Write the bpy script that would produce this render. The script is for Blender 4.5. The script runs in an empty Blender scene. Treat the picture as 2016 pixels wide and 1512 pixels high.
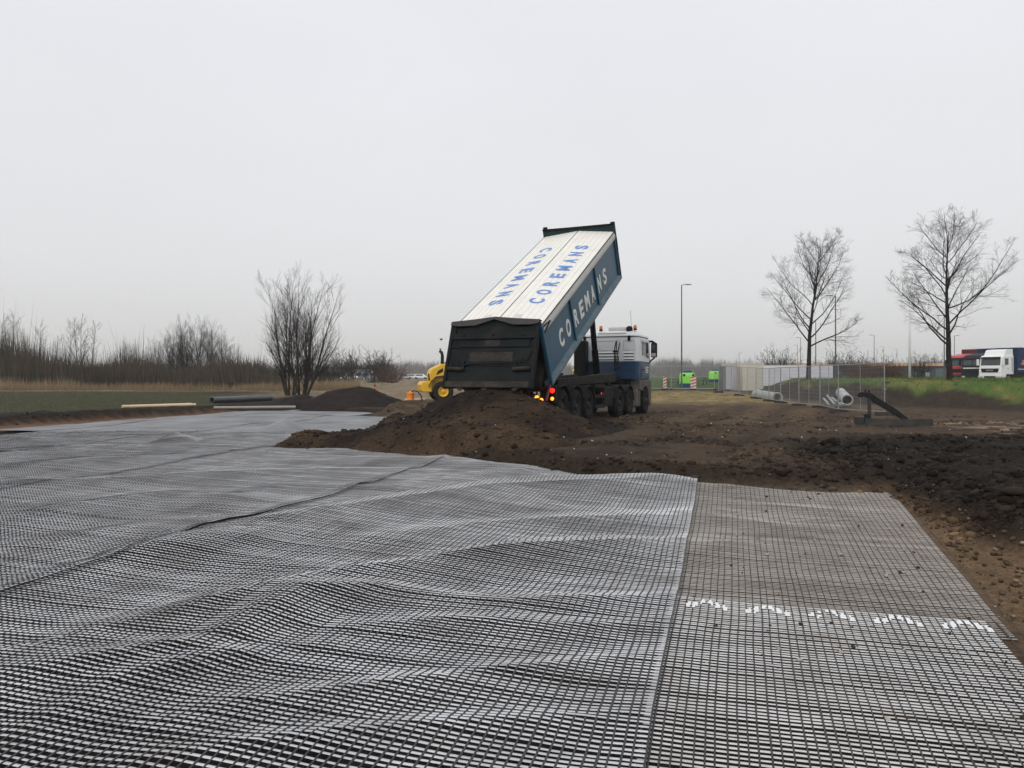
import bpy, math, random
import numpy as np
from mathutils import Matrix, Vector

# ------------------------------------------------------------------ camera, sky, sun, exposure
scn = bpy.context.scene
COL = scn.collection
HC, F, CX, CY = 1.70, 1500.0, 1008.0, 740.0          # eye height (m), focal length / horizon in photo pixels
cam = bpy.data.cameras.new("camera")
cam.sensor_width = 36.0
cam.lens = F / 2016.0 * 36.0
cam.shift_y = -(756.0 - CY) / 2016.0
cam.clip_start, cam.clip_end = 0.05, 6000.0
camo = bpy.data.objects.new("camera", cam)
COL.objects.link(camo)
camo.location = (0, 0, HC)
camo.rotation_euler = (math.radians(90), 0, 0)
scn.camera = camo

SUN_EL, SUN_AZ = 40.0, 205.0                          # azimuth clockwise from +Y
world = bpy.data.worlds.new("World")
scn.world = world
world.use_nodes = True
wn = world.node_tree
for n in list(wn.nodes):
    wn.nodes.remove(n)
w_out = wn.nodes.new("ShaderNodeOutputWorld")
w_bg = wn.nodes.new("ShaderNodeBackground")
w_sky = wn.nodes.new("ShaderNodeTexSky")
w_sky.sky_type = 'NISHITA'
w_sky.sun_disc = False
w_sky.sun_elevation = math.radians(SUN_EL)
w_sky.sun_rotation = math.radians(SUN_AZ)
w_sky.dust_density = 6.0
w_hsv = wn.nodes.new("ShaderNodeHueSaturation")       # a closed cloud deck takes the blue out
w_hsv.inputs["Saturation"].default_value = 0.15
w_mix = wn.nodes.new("ShaderNodeMixRGB")
w_mix.inputs["Fac"].default_value = 0.90
w_co = wn.nodes.new("ShaderNodeTexCoord")
w_sep = wn.nodes.new("ShaderNodeSeparateXYZ")
w_ramp = wn.nodes.new("ShaderNodeValToRGB")
w_ramp.color_ramp.elements[0].position = 0.0
w_ramp.color_ramp.elements[0].color = (0.655, 0.655, 0.635, 1)
w_ramp.color_ramp.elements[1].position = 0.42
w_ramp.color_ramp.elements[1].color = (0.765, 0.772, 0.812, 1)
w_e = w_ramp.color_ramp.elements.new(0.13)
w_e.color = (0.725, 0.728, 0.745, 1)
w_noise = wn.nodes.new("ShaderNodeTexNoise")          # faint unevenness of the cloud
w_noise.inputs["Scale"].default_value = 1.6
w_noise.inputs["Detail"].default_value = 5.0
w_map = wn.nodes.new("ShaderNodeMapping")
w_map.inputs["Scale"].default_value = (1, 1, 2.5)
w_nm = wn.nodes.new("ShaderNodeMapRange")
w_nm.inputs["From Min"].default_value = 0.3
w_nm.inputs["From Max"].default_value = 0.7
w_nm.inputs["To Min"].default_value = 9.72
w_nm.inputs["To Max"].default_value = 10.3
w_mul = wn.nodes.new("ShaderNodeVectorMath")
w_mul.operation = 'SCALE'
L = wn.links.new
L(w_sky.outputs[0], w_hsv.inputs["Color"])
L(w_hsv.outputs[0], w_mix.inputs["Color1"])
L(w_co.outputs["Generated"], w_sep.inputs[0])
L(w_co.outputs["Generated"], w_map.inputs["Vector"])
L(w_map.outputs[0], w_noise.inputs["Vector"])
L(w_noise.outputs["Fac"], w_nm.inputs["Value"])
L(w_sep.outputs["Z"], w_ramp.inputs["Fac"])
L(w_ramp.outputs[0], w_mul.inputs[0])
L(w_nm.outputs[0], w_mul.inputs["Scale"])
L(w_mul.outputs[0], w_mix.inputs["Color2"])
L(w_mix.outputs[0], w_bg.inputs["Color"])
w_bg.inputs["Strength"].default_value = 0.115
L(w_bg.outputs[0], w_out.inputs["Surface"])

sun = bpy.data.lights.new("sun", 'SUN')
sun.energy = 1.2
sun.angle = math.radians(25)
sun.color = (1.0, 0.97, 0.92)
suno = bpy.data.objects.new("sun", sun)
COL.objects.link(suno)
_a, _e = math.radians(SUN_AZ), math.radians(SUN_EL)
suno.rotation_euler = Vector((math.sin(_a) * math.cos(_e), math.cos(_a) * math.cos(_e), math.sin(_e))).to_track_quat('Z', 'Y').to_euler()

scn.view_settings.view_transform = 'Standard'
scn.view_settings.look = 'None'
scn.view_settings.exposure = 0.0
scn.view_settings.gamma = 1.0
scn.view_settings.use_curve_mapping = False
scn.cycles.use_denoising = True
scn.cycles.max_bounces = 6
scn.cycles.transparent_max_bounces = 24
scn.cycles.volume_bounces = 1

# ------------------------------------------------------------------ helpers
rng = np.random.default_rng(11)
random.seed(5)


def at(px, py, d):
    """point seen at photo pixel (px, py), d metres ahead of the camera"""
    return np.array([(px - CX) / F * d, d, HC - (py - CY) / F * d])


def gnd(px, py, z=0.0):
    d = (HC - z) * F / (py - CY)
    return ((px - CX) / F * d, d)


def _hash(ix, iy, seed):
    h = (ix.astype(np.int64) * 374761393 + iy.astype(np.int64) * 668265263 + seed * 974711) & 0xffffffff
    h = ((h ^ (h >> 13)) * 1274126177) & 0xffffffff
    h = h ^ (h >> 16)
    return (h & 0xffff) / 65535.0


def vnoise(x, y, seed=0):
    x = np.asarray(x, float); y = np.asarray(y, float)
    ix, iy = np.floor(x).astype(np.int64), np.floor(y).astype(np.int64)
    fx, fy = x - ix, y - iy
    fx = fx * fx * (3 - 2 * fx); fy = fy * fy * (3 - 2 * fy)
    a, b = _hash(ix, iy, seed), _hash(ix + 1, iy, seed)
    c, d = _hash(ix, iy + 1, seed), _hash(ix + 1, iy + 1, seed)
    return (a + (b - a) * fx) * (1 - fy) + (c + (d - c) * fx) * fy - 0.5


def fbm(x, y, seed=0, octs=4, gain=0.5):
    s, amp = 0.0, 1.0
    for o in range(octs):
        s = s + amp * vnoise(np.asarray(x) * 2 ** o, np.asarray(y) * 2 ** o, seed + o * 17)
        amp *= gain
    return s


def sstep(a, b, x):
    t = np.clip((np.asarray(x, float) - a) / (b - a), 0, 1)
    return t * t * (3 - 2 * t)


def seg_dist(px, py, ax, ay, bx, by):
    dx, dy = bx - ax, by - ay
    t = np.clip(((px - ax) * dx + (py - ay) * dy) / (dx * dx + dy * dy + 1e-12), 0, 1)
    return np.hypot(px - ax - t * dx, py - ay - t * dy)


def poly_sd(px, py, poly):
    """signed distance, positive inside the polygon"""
    d = np.full(np.shape(px), 1e9)
    inside = np.zeros(np.shape(px), bool)
    n = len(poly)
    for i in range(n):
        (ax, ay), (bx, by) = poly[i], poly[(i + 1) % n]
        d = np.minimum(d, seg_dist(px, py, ax, ay, bx, by))
        cond = ((ay > py) != (by > py))
        xin = (bx - ax) * (py - ay) / ((by - ay) if by != ay else 1e-9) + ax
        inside ^= cond & (px < xin)
    return np.where(inside, d, -d)


# ---- materials
MATS = {}


def rgb(c):
    return (c[0], c[1], c[2], 1.0)


def mat(name, col, rough=0.6, metal=0.0, var=0.0, vscale=3.0, dirt=None, dirt_amt=0.0, dscale=2.0, bump=0.0,
        bscale=40.0, emit=None, estr=0.0, spec=None, alpha=1.0, attr=None):
    """Principled material with noise-driven colour variation, dirt and bump"""
    if name in MATS:
        return MATS[name]
    m = bpy.data.materials.new(name)
    m.use_nodes = True
    nt = m.node_tree
    b = nt.nodes["Principled BSDF"]
    b.inputs["Roughness"].default_value = rough
    b.inputs["Metallic"].default_value = metal
    b.inputs["Specular IOR Level"].default_value = spec if spec is not None else (0.5 if rough < 0.4 else 0.3 if rough < 0.5 else 0.12)
    b.inputs["Base Color"].default_value = rgb(col)
    tc = nt.nodes.new("ShaderNodeTexCoord")
    src = None
    if attr:
        a = nt.nodes.new("ShaderNodeAttribute"); a.attribute_name = attr
        src = a.outputs["Color"]
    if var > 0:
        n = nt.nodes.new("ShaderNodeTexNoise")
        n.inputs["Scale"].default_value = vscale; n.inputs["Detail"].default_value = 6.0
        n.inputs["Roughness"].default_value = 0.65
        nt.links.new(tc.outputs["Object"], n.inputs["Vector"])
        mr = nt.nodes.new("ShaderNodeMapRange")
        mr.inputs["From Min"].default_value = 0.25; mr.inputs["From Max"].default_value = 0.75
        mr.inputs["To Min"].default_value = 1 - var; mr.inputs["To Max"].default_value = 1 + var
        nt.links.new(n.outputs["Fac"], mr.inputs["Value"])
        mu = nt.nodes.new("ShaderNodeVectorMath"); mu.operation = 'SCALE'
        if src is None:
            mu.inputs[0].default_value = col[:3]
        else:
            nt.links.new(src, mu.inputs[0])
        nt.links.new(mr.outputs[0], mu.inputs["Scale"])
        src = mu.outputs[0]
    if dirt is not None:
        n = nt.nodes.new("ShaderNodeTexNoise")
        n.inputs["Scale"].default_value = dscale; n.inputs["Detail"].default_value = 8.0
        n.inputs["Roughness"].default_value = 0.7
        nt.links.new(tc.outputs["Object"], n.inputs["Vector"])
        mr = nt.nodes.new("ShaderNodeMapRange")
        mr.inputs["From Min"].default_value = 0.62 - 0.35 * dirt_amt; mr.inputs["From Max"].default_value = 0.85 - 0.35 * dirt_amt
        mr.inputs["To Max"].default_value = min(1.0, 0.45 + 0.6 * dirt_amt)
        nt.links.new(n.outputs["Fac"], mr.inputs["Value"])
        mx = nt.nodes.new("ShaderNodeMixRGB")
        if src is None:
            mx.inputs["Color1"].default_value = rgb(col)
        else:
            nt.links.new(src, mx.inputs["Color1"])
        mx.inputs["Color2"].default_value = rgb(dirt)
        nt.links.new(mr.outputs[0], mx.inputs["Fac"])
        src = mx.outputs[0]
    if src is not None:
        nt.links.new(src, b.inputs["Base Color"])
    if bump > 0:
        n = nt.nodes.new("ShaderNodeTexNoise")
        n.inputs["Scale"].default_value = bscale; n.inputs["Detail"].default_value = 6.0
        nt.links.new(tc.outputs["Object"], n.inputs["Vector"])
        bp = nt.nodes.new("ShaderNodeBump")
        bp.inputs["Strength"].default_value = min(1.0, bump * 10); bp.inputs["Distance"].default_value = bump
        nt.links.new(n.outputs["Fac"], bp.inputs["Height"])
        nt.links.new(bp.outputs[0], b.inputs["Normal"])
    if emit is not None:
        b.inputs["Emission Color"].default_value = rgb(emit)
        b.inputs["Emission Strength"].default_value = estr
    if alpha < 1:
        b.inputs["Alpha"].default_value = alpha
    MATS[name] = m
    return m


# ---- objects
def link(name, mesh, parent=None, loc=None, rot=None):
    o = bpy.data.objects.new(name, mesh)
    COL.objects.link(o)
    if parent is not None:
        o.parent = parent
    if loc is not None:
        o.location = loc
    if rot is not None:
        o.rotation_euler = rot
    return o


def tag(o, label=None, cat=None, group=None, kind=None):
    if label: o["label"] = label
    if cat: o["category"] = cat
    if group: o["group"] = group
    if kind: o["kind"] = kind
    return o


def thing(name, label, cat, loc=(0, 0, 0), rotz=0.0, group=None, pitch=0.0):
    o = bpy.data.objects.new(name, None)
    COL.objects.link(o)
    o.empty_display_size = 0.2
    o.location = loc
    o.rotation_euler = (0, pitch, rotz)
    return tag(o, label, cat, group)


def copy_tree(o, parent=None):
    c = o.copy()
    COL.objects.link(c)
    c.parent = parent
    for ch in list(o.children):
        copy_tree(ch, c)
    return c


def np_mesh(name, verts, quads=None, tris=None, material=None, smooth=False, colors=None):
    me = bpy.data.meshes.new(name)
    verts = np.asarray(verts, np.float32).reshape(-1, 3)
    me.vertices.add(len(verts))
    me.vertices.foreach_set("co", verts.ravel())
    loops, starts = [], []
    off = 0
    if quads is not None and len(quads):
        q = np.asarray(quads, np.int32).reshape(-1, 4)
        loops.append(q.ravel()); starts.append(np.arange(len(q), dtype=np.int32) * 4); off = len(q) * 4
    if tris is not None and len(tris):
        t = np.asarray(tris, np.int32).reshape(-1, 3)
        loops.append(t.ravel()); starts.append(off + np.arange(len(t), dtype=np.int32) * 3)
    loops = np.concatenate(loops); starts = np.concatenate(starts)
    me.loops.add(len(loops)); me.loops.foreach_set("vertex_index", loops)
    me.polygons.add(len(starts)); me.polygons.foreach_set("loop_start", starts)
    if smooth:
        me.polygons.foreach_set("use_smooth", np.ones(len(starts), bool))
    if colors is not None:
        at_ = me.color_attributes.new("tone", 'FLOAT_COLOR', 'POINT')
        c = np.ones((len(verts), 4), np.float32); c[:, :3] = colors
        at_.data.foreach_set("color", c.ravel())
    me.update(calc_edges=True)
    me.validate()
    if material is not None:
        me.materials.append(material)
    return me


class MB:
    """collects shapes in a thing's own coordinates and links them as one mesh object"""

    def __init__(self):
        self.v, self.f = [], []

    def add(self, vs, fs):
        o = len(self.v)
        self.v += [tuple(map(float, p)) for p in vs]
        self.f += [tuple(i + o for i in f) for f in fs]
        return self

    def box(self, x0, x1, y0, y1, z0, z1):
        vs = [(x0, y0, z0), (x1, y0, z0), (x1, y1, z0), (x0, y1, z0), (x0, y0, z1), (x1, y0, z1), (x1, y1, z1), (x0, y1, z1)]
        return self.add(vs, [(0, 3, 2, 1), (4, 5, 6, 7), (0, 1, 5, 4), (1, 2, 6, 5), (2, 3, 7, 6), (3, 0, 4, 7)])

    def hexa(self, bottom, top):
        """bottom and top: four points each, same winding (counter-clockwise from above)"""
        return self.add(list(bottom) + list(top), [(3, 2, 1, 0), (4, 5, 6, 7), (0, 1, 5, 4), (1, 2, 6, 5), (2, 3, 7, 6), (3, 0, 4, 7)])

    def beam(self, p0, p1, w, h, up=(0, 0, 1)):
        p0, p1 = Vector(p0), Vector(p1)
        d = (p1 - p0).normalized(); u = Vector(up)
        s = d.cross(u)
        if s.length < 1e-4: s = d.cross(Vector((1, 0, 0)))
        s.normalize(); u = s.cross(d).normalized()
        s *= w / 2; u *= h / 2
        return self.hexa([p0 - s - u, p0 + s - u, p1 + s - u, p1 - s - u], [p0 - s + u, p0 + s + u, p1 + s + u, p1 - s + u])

    def tube(self, pts, r, n=8, cap=True):
        pts = [Vector(p) for p in pts]
        rs = r if isinstance(r, (list, tuple)) else [r] * len(pts)
        prev = None; rings = []
        o = len(self.v); vs = []; fs = []
        for i, p in enumerate(pts):
            d = (pts[min(i + 1, len(pts) - 1)] - pts[max(i - 1, 0)]).normalized()
            if prev is None:
                s = d.cross(Vector((0, 0, 1)))
                if s.length < 1e-3: s = d.cross(Vector((1, 0, 0)))
            else:
                s = prev - d * prev.dot(d)
            s.normalize(); prev = s
            t = d.cross(s)
            for k in range(n):
                a = 2 * math.pi * k / n
                vs.append(p + (s * math.cos(a) + t * math.sin(a)) * rs[i])
        for i in range(len(pts) - 1):
            for k in range(n):
                a, b = i * n + k, i * n + (k + 1) % n
                fs.append((a, a + n, b + n, b))
        if cap:
            fs.append(tuple(range(n))); fs.append(tuple((len(pts) - 1) * n + k for k in reversed(range(n))))
        return self.add(vs, fs)

    def prism(self, poly, a0, a1, axis='y'):
        """poly: 2-D points; axis y: (x,z) points pushed from y=a0 to a1; x: (y,z); z: (x,y)"""
        n = len(poly)
        if axis == 'y': P = lambda q, a: (q[0], a, q[1])
        elif axis == 'x': P = lambda q, a: (a, q[0], q[1])
        else: P = lambda q, a: (q[0], q[1], a)
        vs = [P(q, a0) for q in poly] + [P(q, a1) for q in poly]
        fs = [tuple(range(n)), tuple(range(2 * n - 1, n - 1, -1))]
        fs += [(i, (i + 1) % n + 0, (i + 1) % n + n, i + n)[::-1] for i in range(n)]
        return self.add(vs, fs)

    def lathe(self, prof, n=24, axis='y', c=(0, 0, 0)):
        """prof: (radius, position along axis)"""
        vs, fs = [], []
        for (r, a) in prof:
            for k in range(n):
                t = 2 * math.pi * k / n
                x, y = r * math.cos(t), r * math.sin(t)
                p = {'y': (x, a, y), 'x': (a, x, y), 'z': (x, y, a)}[axis]
                vs.append((p[0] + c[0], p[1] + c[1], p[2] + c[2]))
        for i in range(len(prof) - 1):
            for k in range(n):
                a, b = i * n + k, i * n + (k + 1) % n
                fs.append((a, b, b + n, a + n))
        return self.add(vs, fs)

    def mesh(self, name, material=None, smooth=False):
        me = bpy.data.meshes.new(name)
        me.from_pydata(self.v, [], self.f)
        if smooth:
            me.polygons.foreach_set("use_smooth", np.ones(len(me.polygons), bool))
        me.validate(); me.update()
        import bmesh
        bm = bmesh.new(); bm.from_mesh(me)
        bmesh.ops.recalc_face_normals(bm, faces=bm.faces[:])
        bm.to_mesh(me); bm.free()
        if material is not None:
            me.materials.append(material)
        return me

    def build(self, name, material, parent=None, smooth=False, bevel=0.0, loc=None, rot=None, label=None):
        o = link(name, self.mesh(name, material, smooth), parent, loc, rot)
        if bevel > 0:
            b = o.modifiers.new("edge", 'BEVEL')
            b.width = bevel; b.segments = 2; b.limit_method = 'ANGLE'; b.angle_limit = math.radians(40)
        if label:
            o["label"] = label
        return o


def text_mesh(name, s, width, height, thick, material, bold=0.02):
    """lettering as a thin solid, lying in x (along) and y (up), centred"""
    cu = bpy.data.curves.new("tmp_text", 'FONT')
    cu.body = s; cu.extrude = 0.01; cu.offset = bold; cu.space_character = 1.12
    ob = bpy.data.objects.new("tmp_text", cu)
    COL.objects.link(ob)
    dg = bpy.context.evaluated_depsgraph_get(); dg.update()
    me = bpy.data.meshes.new_from_object(ob.evaluated_get(dg))
    bpy.data.objects.remove(ob)
    co = np.zeros(len(me.vertices) * 3, np.float32)
    me.vertices.foreach_get("co", co); co = co.reshape(-1, 3)
    lo, hi = co.min(0), co.max(0)
    co = (co - (lo + hi) / 2) * np.array([width / (hi[0] - lo[0]), height / (hi[1] - lo[1]), thick / max(hi[2] - lo[2], 1e-6)], np.float32)
    me.vertices.foreach_set("co", co.ravel()); me.update()
    me.name = name
    me.materials.clear(); me.materials.append(material)
    return me


# ------------------------------------------------------------------ terrain
TH = math.radians(23.246)                              # truck heading, clockwise from +Y
TS, TCO = math.sin(TH), math.cos(TH)
TX, TY, TZ = -0.12, 20.832, 0.325                      # foot of the tipping pivot
A_ = math.radians(15.2)                                # direction the geogrid rolls run
US, UC = math.sin(A_), math.cos(A_)


def uv_of(x, y): return x * US + y * UC, x * UC - y * US
def xy_of(u, v): return u * US + v * UC, u * UC - v * US


FRONT = [gnd(*p) for p in [(520, 888), (560, 892), (640, 889), (720, 890), (800, 897), (880, 904), (930, 915), (1000, 921), (1060, 929),
                           (1120, 938), (1200, 948), (1280, 954), (1370, 960), (1450, 965), (1550, 967), (1650, 970), (1745, 972)]]
HOLE = FRONT + [gnd(1790, 1000), gnd(1850, 1040), gnd(1930, 1075), gnd(2016, 1105), (4.9, 5.0), (5.6, 1.0), (7, -4), (-30, -4), (-24.6, 5.0),
                (-20.6, 15.0), (-17.3, 25.2), (-15.6, 30.0), (-13.6, 34.6), (-10.2, 36.6), (-6.6, 34.2), (-5.0, 31.0), (-4.6, 26.5), (-4.3, 22.8), (-5.0, 20.0)]
BUND = [(17.9, 57), (17.9, 52), (18.3, 47), (18.9, 42), (19.8, 36), (21.3, 29), (23.8, 22), (30, 14), (120, 14), (120, 62), (60, 66), (24, 64), (18.9, 60.5)]


def terrain(X, Y):
    X = np.asarray(X, float); Y = np.asarray(Y, float)
    u, v = uv_of(X, Y)
    wob = 0.22 * fbm(X * 1.3, Y * 1.3, 3, 3)
    sd = poly_sd(X, Y, HOLE) + wob
    s = (X - TX) * TS + (Y - TY) * TCO
    lay = TZ - 0.0126 * np.clip(s, -2, 11)
    lay = lay - 0.07 * sstep(-3, -9, s)
    lay = lay + np.interp(Y, [31, 45, 62, 80, 140], [0, 0.07, 0.33, 0.42, 0.6])
    left = sstep(-9, -13, X) * sstep(60, 44, Y)
    lay = lay * (1 - left) + left * (0.30 + 0.1 * sstep(30, 60, Y))
    lay = lay * (1 - 0.55 * sstep(-1.6, -3.4, X) * sstep(25, 21, Y))
    lay = lay - 0.30 * sstep(37, 42, Y) * sstep(64, 56, Y) * sstep(-13, -9, X) * sstep(3.5, 0.5, X)
    k = sstep(0.08, -0.42, sd)
    z = lay * k
    rough = k * sstep(60, 25, Y) * (1 - 0.75 * left)
    # wheel ruts running past the truck
    rl = (X - TX) * TCO - (Y - TY) * TS
    rut = 0
    for c in (2.6, 4.6, 6.2, 8.0):
        rut = rut - 0.06 * np.exp(-((rl - c - 0.6 * fbm(s * 0.12, c, 9, 2)) / 0.22) ** 2)
    z = z + rough * (0.055 * fbm(X * 0.55, Y * 0.55, 21, 4) + 0.028 * fbm(X * 3.1, Y * 3.1, 22, 3) + rut * sstep(0, -1.5, sd))
    # lumpy dug-out peat to the right of the mats
    peat = sstep(0.15, -0.5, sd) * sstep(4.6, 5.6, X) * sstep(17.5, 12.5, Y - 0.15 * X)
    z = z + peat * (0.05 + 0.25 * fbm(X * 1.1, Y * 1.1, 31, 5, 0.62) + 0.1 * np.abs(fbm(X * 2.6, Y * 2.6, 33, 3)))
    # left bank of dug soil
    bank = sstep(0.1, -0.5, sd) * sstep(-2.6, -1.3, sd) * sstep(-10, -12, X) * sstep(37, 34, Y)
    z = z + bank * (0.04 + 0.12 * fbm(X * 1.2, Y * 1.2, 41, 4))
    # pit behind the fence and the grassed bund
    pit = np.exp(-(((X - 17.3) / 2.2) ** 2 + ((Y - 45) / 8) ** 2))
    z = z - 0.22 * pit
    bd = poly_sd(X, Y, BUND) + 0.8 * fbm(X * 0.35, Y * 0.35, 51, 3)
    up = sstep(0.0, 1.0, bd / np.interp(Y, [30, 46], [6.0, 3.4]))
    z = z + up * (1.30 - lay * 0.55) + sstep(0, 2, bd) * (0.16 * fbm(X * 0.5, Y * 0.5, 52, 4))
    z = z + 0.3 * sstep(62, 75, Y) * sstep(16, 24, X)
    z = z + sstep(-0.1, 0.25, sd) * 0.012 * fbm(X * 2, Y * 2, 61, 3)
    return z, dict(sd=sd, k=k, peat=peat, bank=bank, bd=bd, left=left, u=u, v=v, s=s, rl=rl)


def mixc(a, b, t):
    return a * (1 - t[..., None]) + np.asarray(b) * t[..., None]


def terrain_colour(X, Y, m):
    n1 = fbm(X * 0.5, Y * 0.5, 71, 4); n2 = fbm(X * 2.2, Y * 2.2, 72, 4)
    c = np.zeros(X.shape + (3,)) + np.array((0.062, 0.043, 0.0285))
    c = mixc(c, (0.034, 0.024, 0.0175), sstep(0.0, 0.5, n1 + 0.4 * n2))
    c = mixc(c, (0.020, 0.0145, 0.011), sstep(-1.1, -0.2, m['sd']) * 0.8)
    rutc = np.zeros(X.shape)
    for cc in (2.6, 4.6, 6.2, 8.0):
        rutc = np.maximum(rutc, np.exp(-((m['rl'] - cc - 0.6 * fbm(m['s'] * 0.12, cc, 9, 2)) / 0.20) ** 2))
    c = mixc(c, (0.024, 0.0175, 0.0135), 0.55 * rutc * sstep(-0.35, 0.15, n2) * sstep(-0.5, -1.5, m['sd']))
    # drier, trodden brown and straw-coloured sand further along the haul road
    track = np.zeros(X.shape)
    for cc in (3.3, 5.4, 7.2, 9.0):
        track = np.maximum(track, np.exp(-((m['rl'] - cc - 0.9 * fbm(m['s'] * 0.1, cc, 9, 2)) / 0.45) ** 2))
    dry = sstep(-0.25, 0.3, n2 + 0.6 * n1 + 0.55 * track - 0.25) * sstep(17, 26, Y) * sstep(2, 6, X + 0.1 * Y - 1)
    c = mixc(c, (0.115, 0.080, 0.047), 0.7 * dry)
    straw = sstep(36, 46, Y + 3 * n1) * sstep(63, 58, Y) * sstep(4, 9, X) * sstep(19, 16, X)
    c = mixc(c, (0.30, 0.235, 0.10), straw * (0.55 + 0.8 * n2).clip(0, 1))
    sandy = sstep(0.12, 0.35, n2 + 0.5 * fbm(X * 0.3, Y * 1.4, 75, 3)) * sstep(11, 13, X) * sstep(16, 18, Y) * sstep(27, 23, Y)
    c = mixc(c, (0.26, 0.19, 0.13), 0.8 * sandy)
    c = mixc(c, (0.020, 0.016, 0.013), np.clip(m['peat'] * 1.1, 0, 1))
    # strip beside the mats and the ground under them
    ins = sstep(-0.25, 0.15, m['sd'])
    under = np.zeros_like(c) + np.array((0.026, 0.020, 0.016))  # soil tone darkened further to stand in for shade in the mat openings
    under = mixc(under, (0.014, 0.011, 0.009), sstep(-0.2, 0.3, n1 + 0.5 * n2))
    under = mixc(under, (0.13, 0.105, 0.08), sstep(-0.8, -0.2, m['v']) * sstep(4.5, 7.5, m['u']) * 0.7)
    strip = sstep(1.5, 2.1, m['v']) * sstep(2, 1, X * 0)
    under = mixc(under, (0.135, 0.085, 0.045), strip * 0.8)
    under = mixc(under, (0.12, 0.072, 0.043), sstep(-20.6, -21.4, m['v']))
    c = mixc(c, under, ins)
    # left field
    lf = sstep(-10, -12.5, X) * (1 - ins)
    c = mixc(c, (0.022, 0.017, 0.013), lf)
    g = lf * sstep(-1.2, -2.0, m['sd'] + 0.5 * n2) * sstep(-0.365, -0.40, X / np.maximum(Y, 1) + 0.03 * n1) * sstep(61, 58, Y)
    c = mixc(c, (0.054, 0.056, 0.026), g * (0.8 + 0.5 * n2).clip(0, 1))
    tan = sstep(44, 54, Y + 4 * n1) * sstep(8, 0, X) * (1 - sstep(-14, -22, X) * sstep(62, 58, Y))
    c = mixc(c, (0.235, 0.185, 0.12), tan * (0.75 + 0.6 * n2).clip(0, 1))
    # far ground: grass and parking
    far = sstep(63, 70, Y)
    c = mixc(c, (0.055, 0.085, 0.028), far * sstep(1, 6, X))
    c = mixc(c, (0.16, 0.13, 0.085), sstep(150, 220, Y) * sstep(6, 0, X))
    # bund: bare flank, grass on top
    bare = sstep(-0.5, 0.5, m['bd'])
    c = mixc(c, (0.030, 0.023, 0.018), bare * 0.8)
    bn = fbm(X * 0.8, Y * 0.8, 81, 4)
    gline = 2.6 - 0.1 * sstep(30, 46, Y) + 1.3 * fbm(X * 0.4, Y * 0.4, 82, 3) + 0.7 * fbm(X * 1.7, Y * 1.7, 83, 3)
    gb = sstep(gline - 0.25, gline + 0.35, m['bd'])
    gcol = np.zeros_like(c) + np.array((0.066, 0.108, 0.026))
    gcol = mixc(gcol, (0.145, 0.135, 0.045), sstep(0.0, 0.4, bn + 0.3 * sstep(7, 3, m['bd']) - 0.1))
    gcol = mixc(gcol, (0.03, 0.028, 0.018), sstep(0.33, 0.5, fbm(X * 1.6, Y * 1.0, 84, 3)))
    c = c * (1 - gb[..., None]) + gcol * gb[..., None]
    c = c * (1 + 0.35 * fbm(X * 6, Y * 6, 77, 3))[..., None]
    return np.clip(c, 0.004, 0.8), gb, g


def terrain_z(x, y):
    return float(terrain(np.array([x]), np.array([y]))[0][0])


ang = np.concatenate([np.linspace(-180, -46, 30)[:-1], np.linspace(-46, 46, 760), np.linspace(46, 180, 30)[1:-1]]) * math.pi / 180
rad = [0.4, 1.0, 1.6, 2.2, 2.6]
while rad[-1] < 1500:
    r_ = rad[-1]
    rad.append(r_ * (1.0095 if r_ < 36 else 1.014 if r_ < 90 else 1.08))
rad = np.array(rad)
AA, RR = np.meshgrid(ang, rad)
GX, GY = RR * np.sin(AA), RR * np.cos(AA)
GZ, gm = terrain(GX, GY)
GC, _, _ = terrain_colour(GX, GY, gm)
nA, nR = len(ang), len(rad)
idx = np.arange(nR * nA).reshape(nR, nA)
nxt = np.roll(idx, -1, axis=1)
quads = np.stack([idx[:-1], idx[1:], nxt[1:], nxt[:-1]], -1).reshape(-1, 4)
gv = np.stack([GX, GY, GZ], -1).reshape(-1, 3)
gv = np.vstack([gv, [[0, 0, 0]]])
ctri = np.stack([idx[0], nxt[0], np.full(nA, nR * nA)], -1)
gc = np.vstack([GC.reshape(-1, 3), [[0.1, 0.08, 0.06]]])
M_ground = mat("soil_and_grass", (0.05, 0.04, 0.03), 0.95, attr="tone", var=0.5, vscale=16.0, bump=0.06, bscale=11.0, spec=0.08)
ground = link("ground", np_mesh("ground", gv, quads[:, ::-1], ctri[:, ::-1], M_ground, smooth=True, colors=gc))
tag(ground, "flat building ground of dark soil, grass field and sandy tracks", kind="structure")

# ------------------------------------------------------------------ soil heaps and clods
M_heap = mat("dumped_soil", (0.05, 0.035, 0.025), 0.95, attr="tone", var=0.6, vscale=18.0, bump=0.05, bscale=16.0, spec=0.08)


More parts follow.
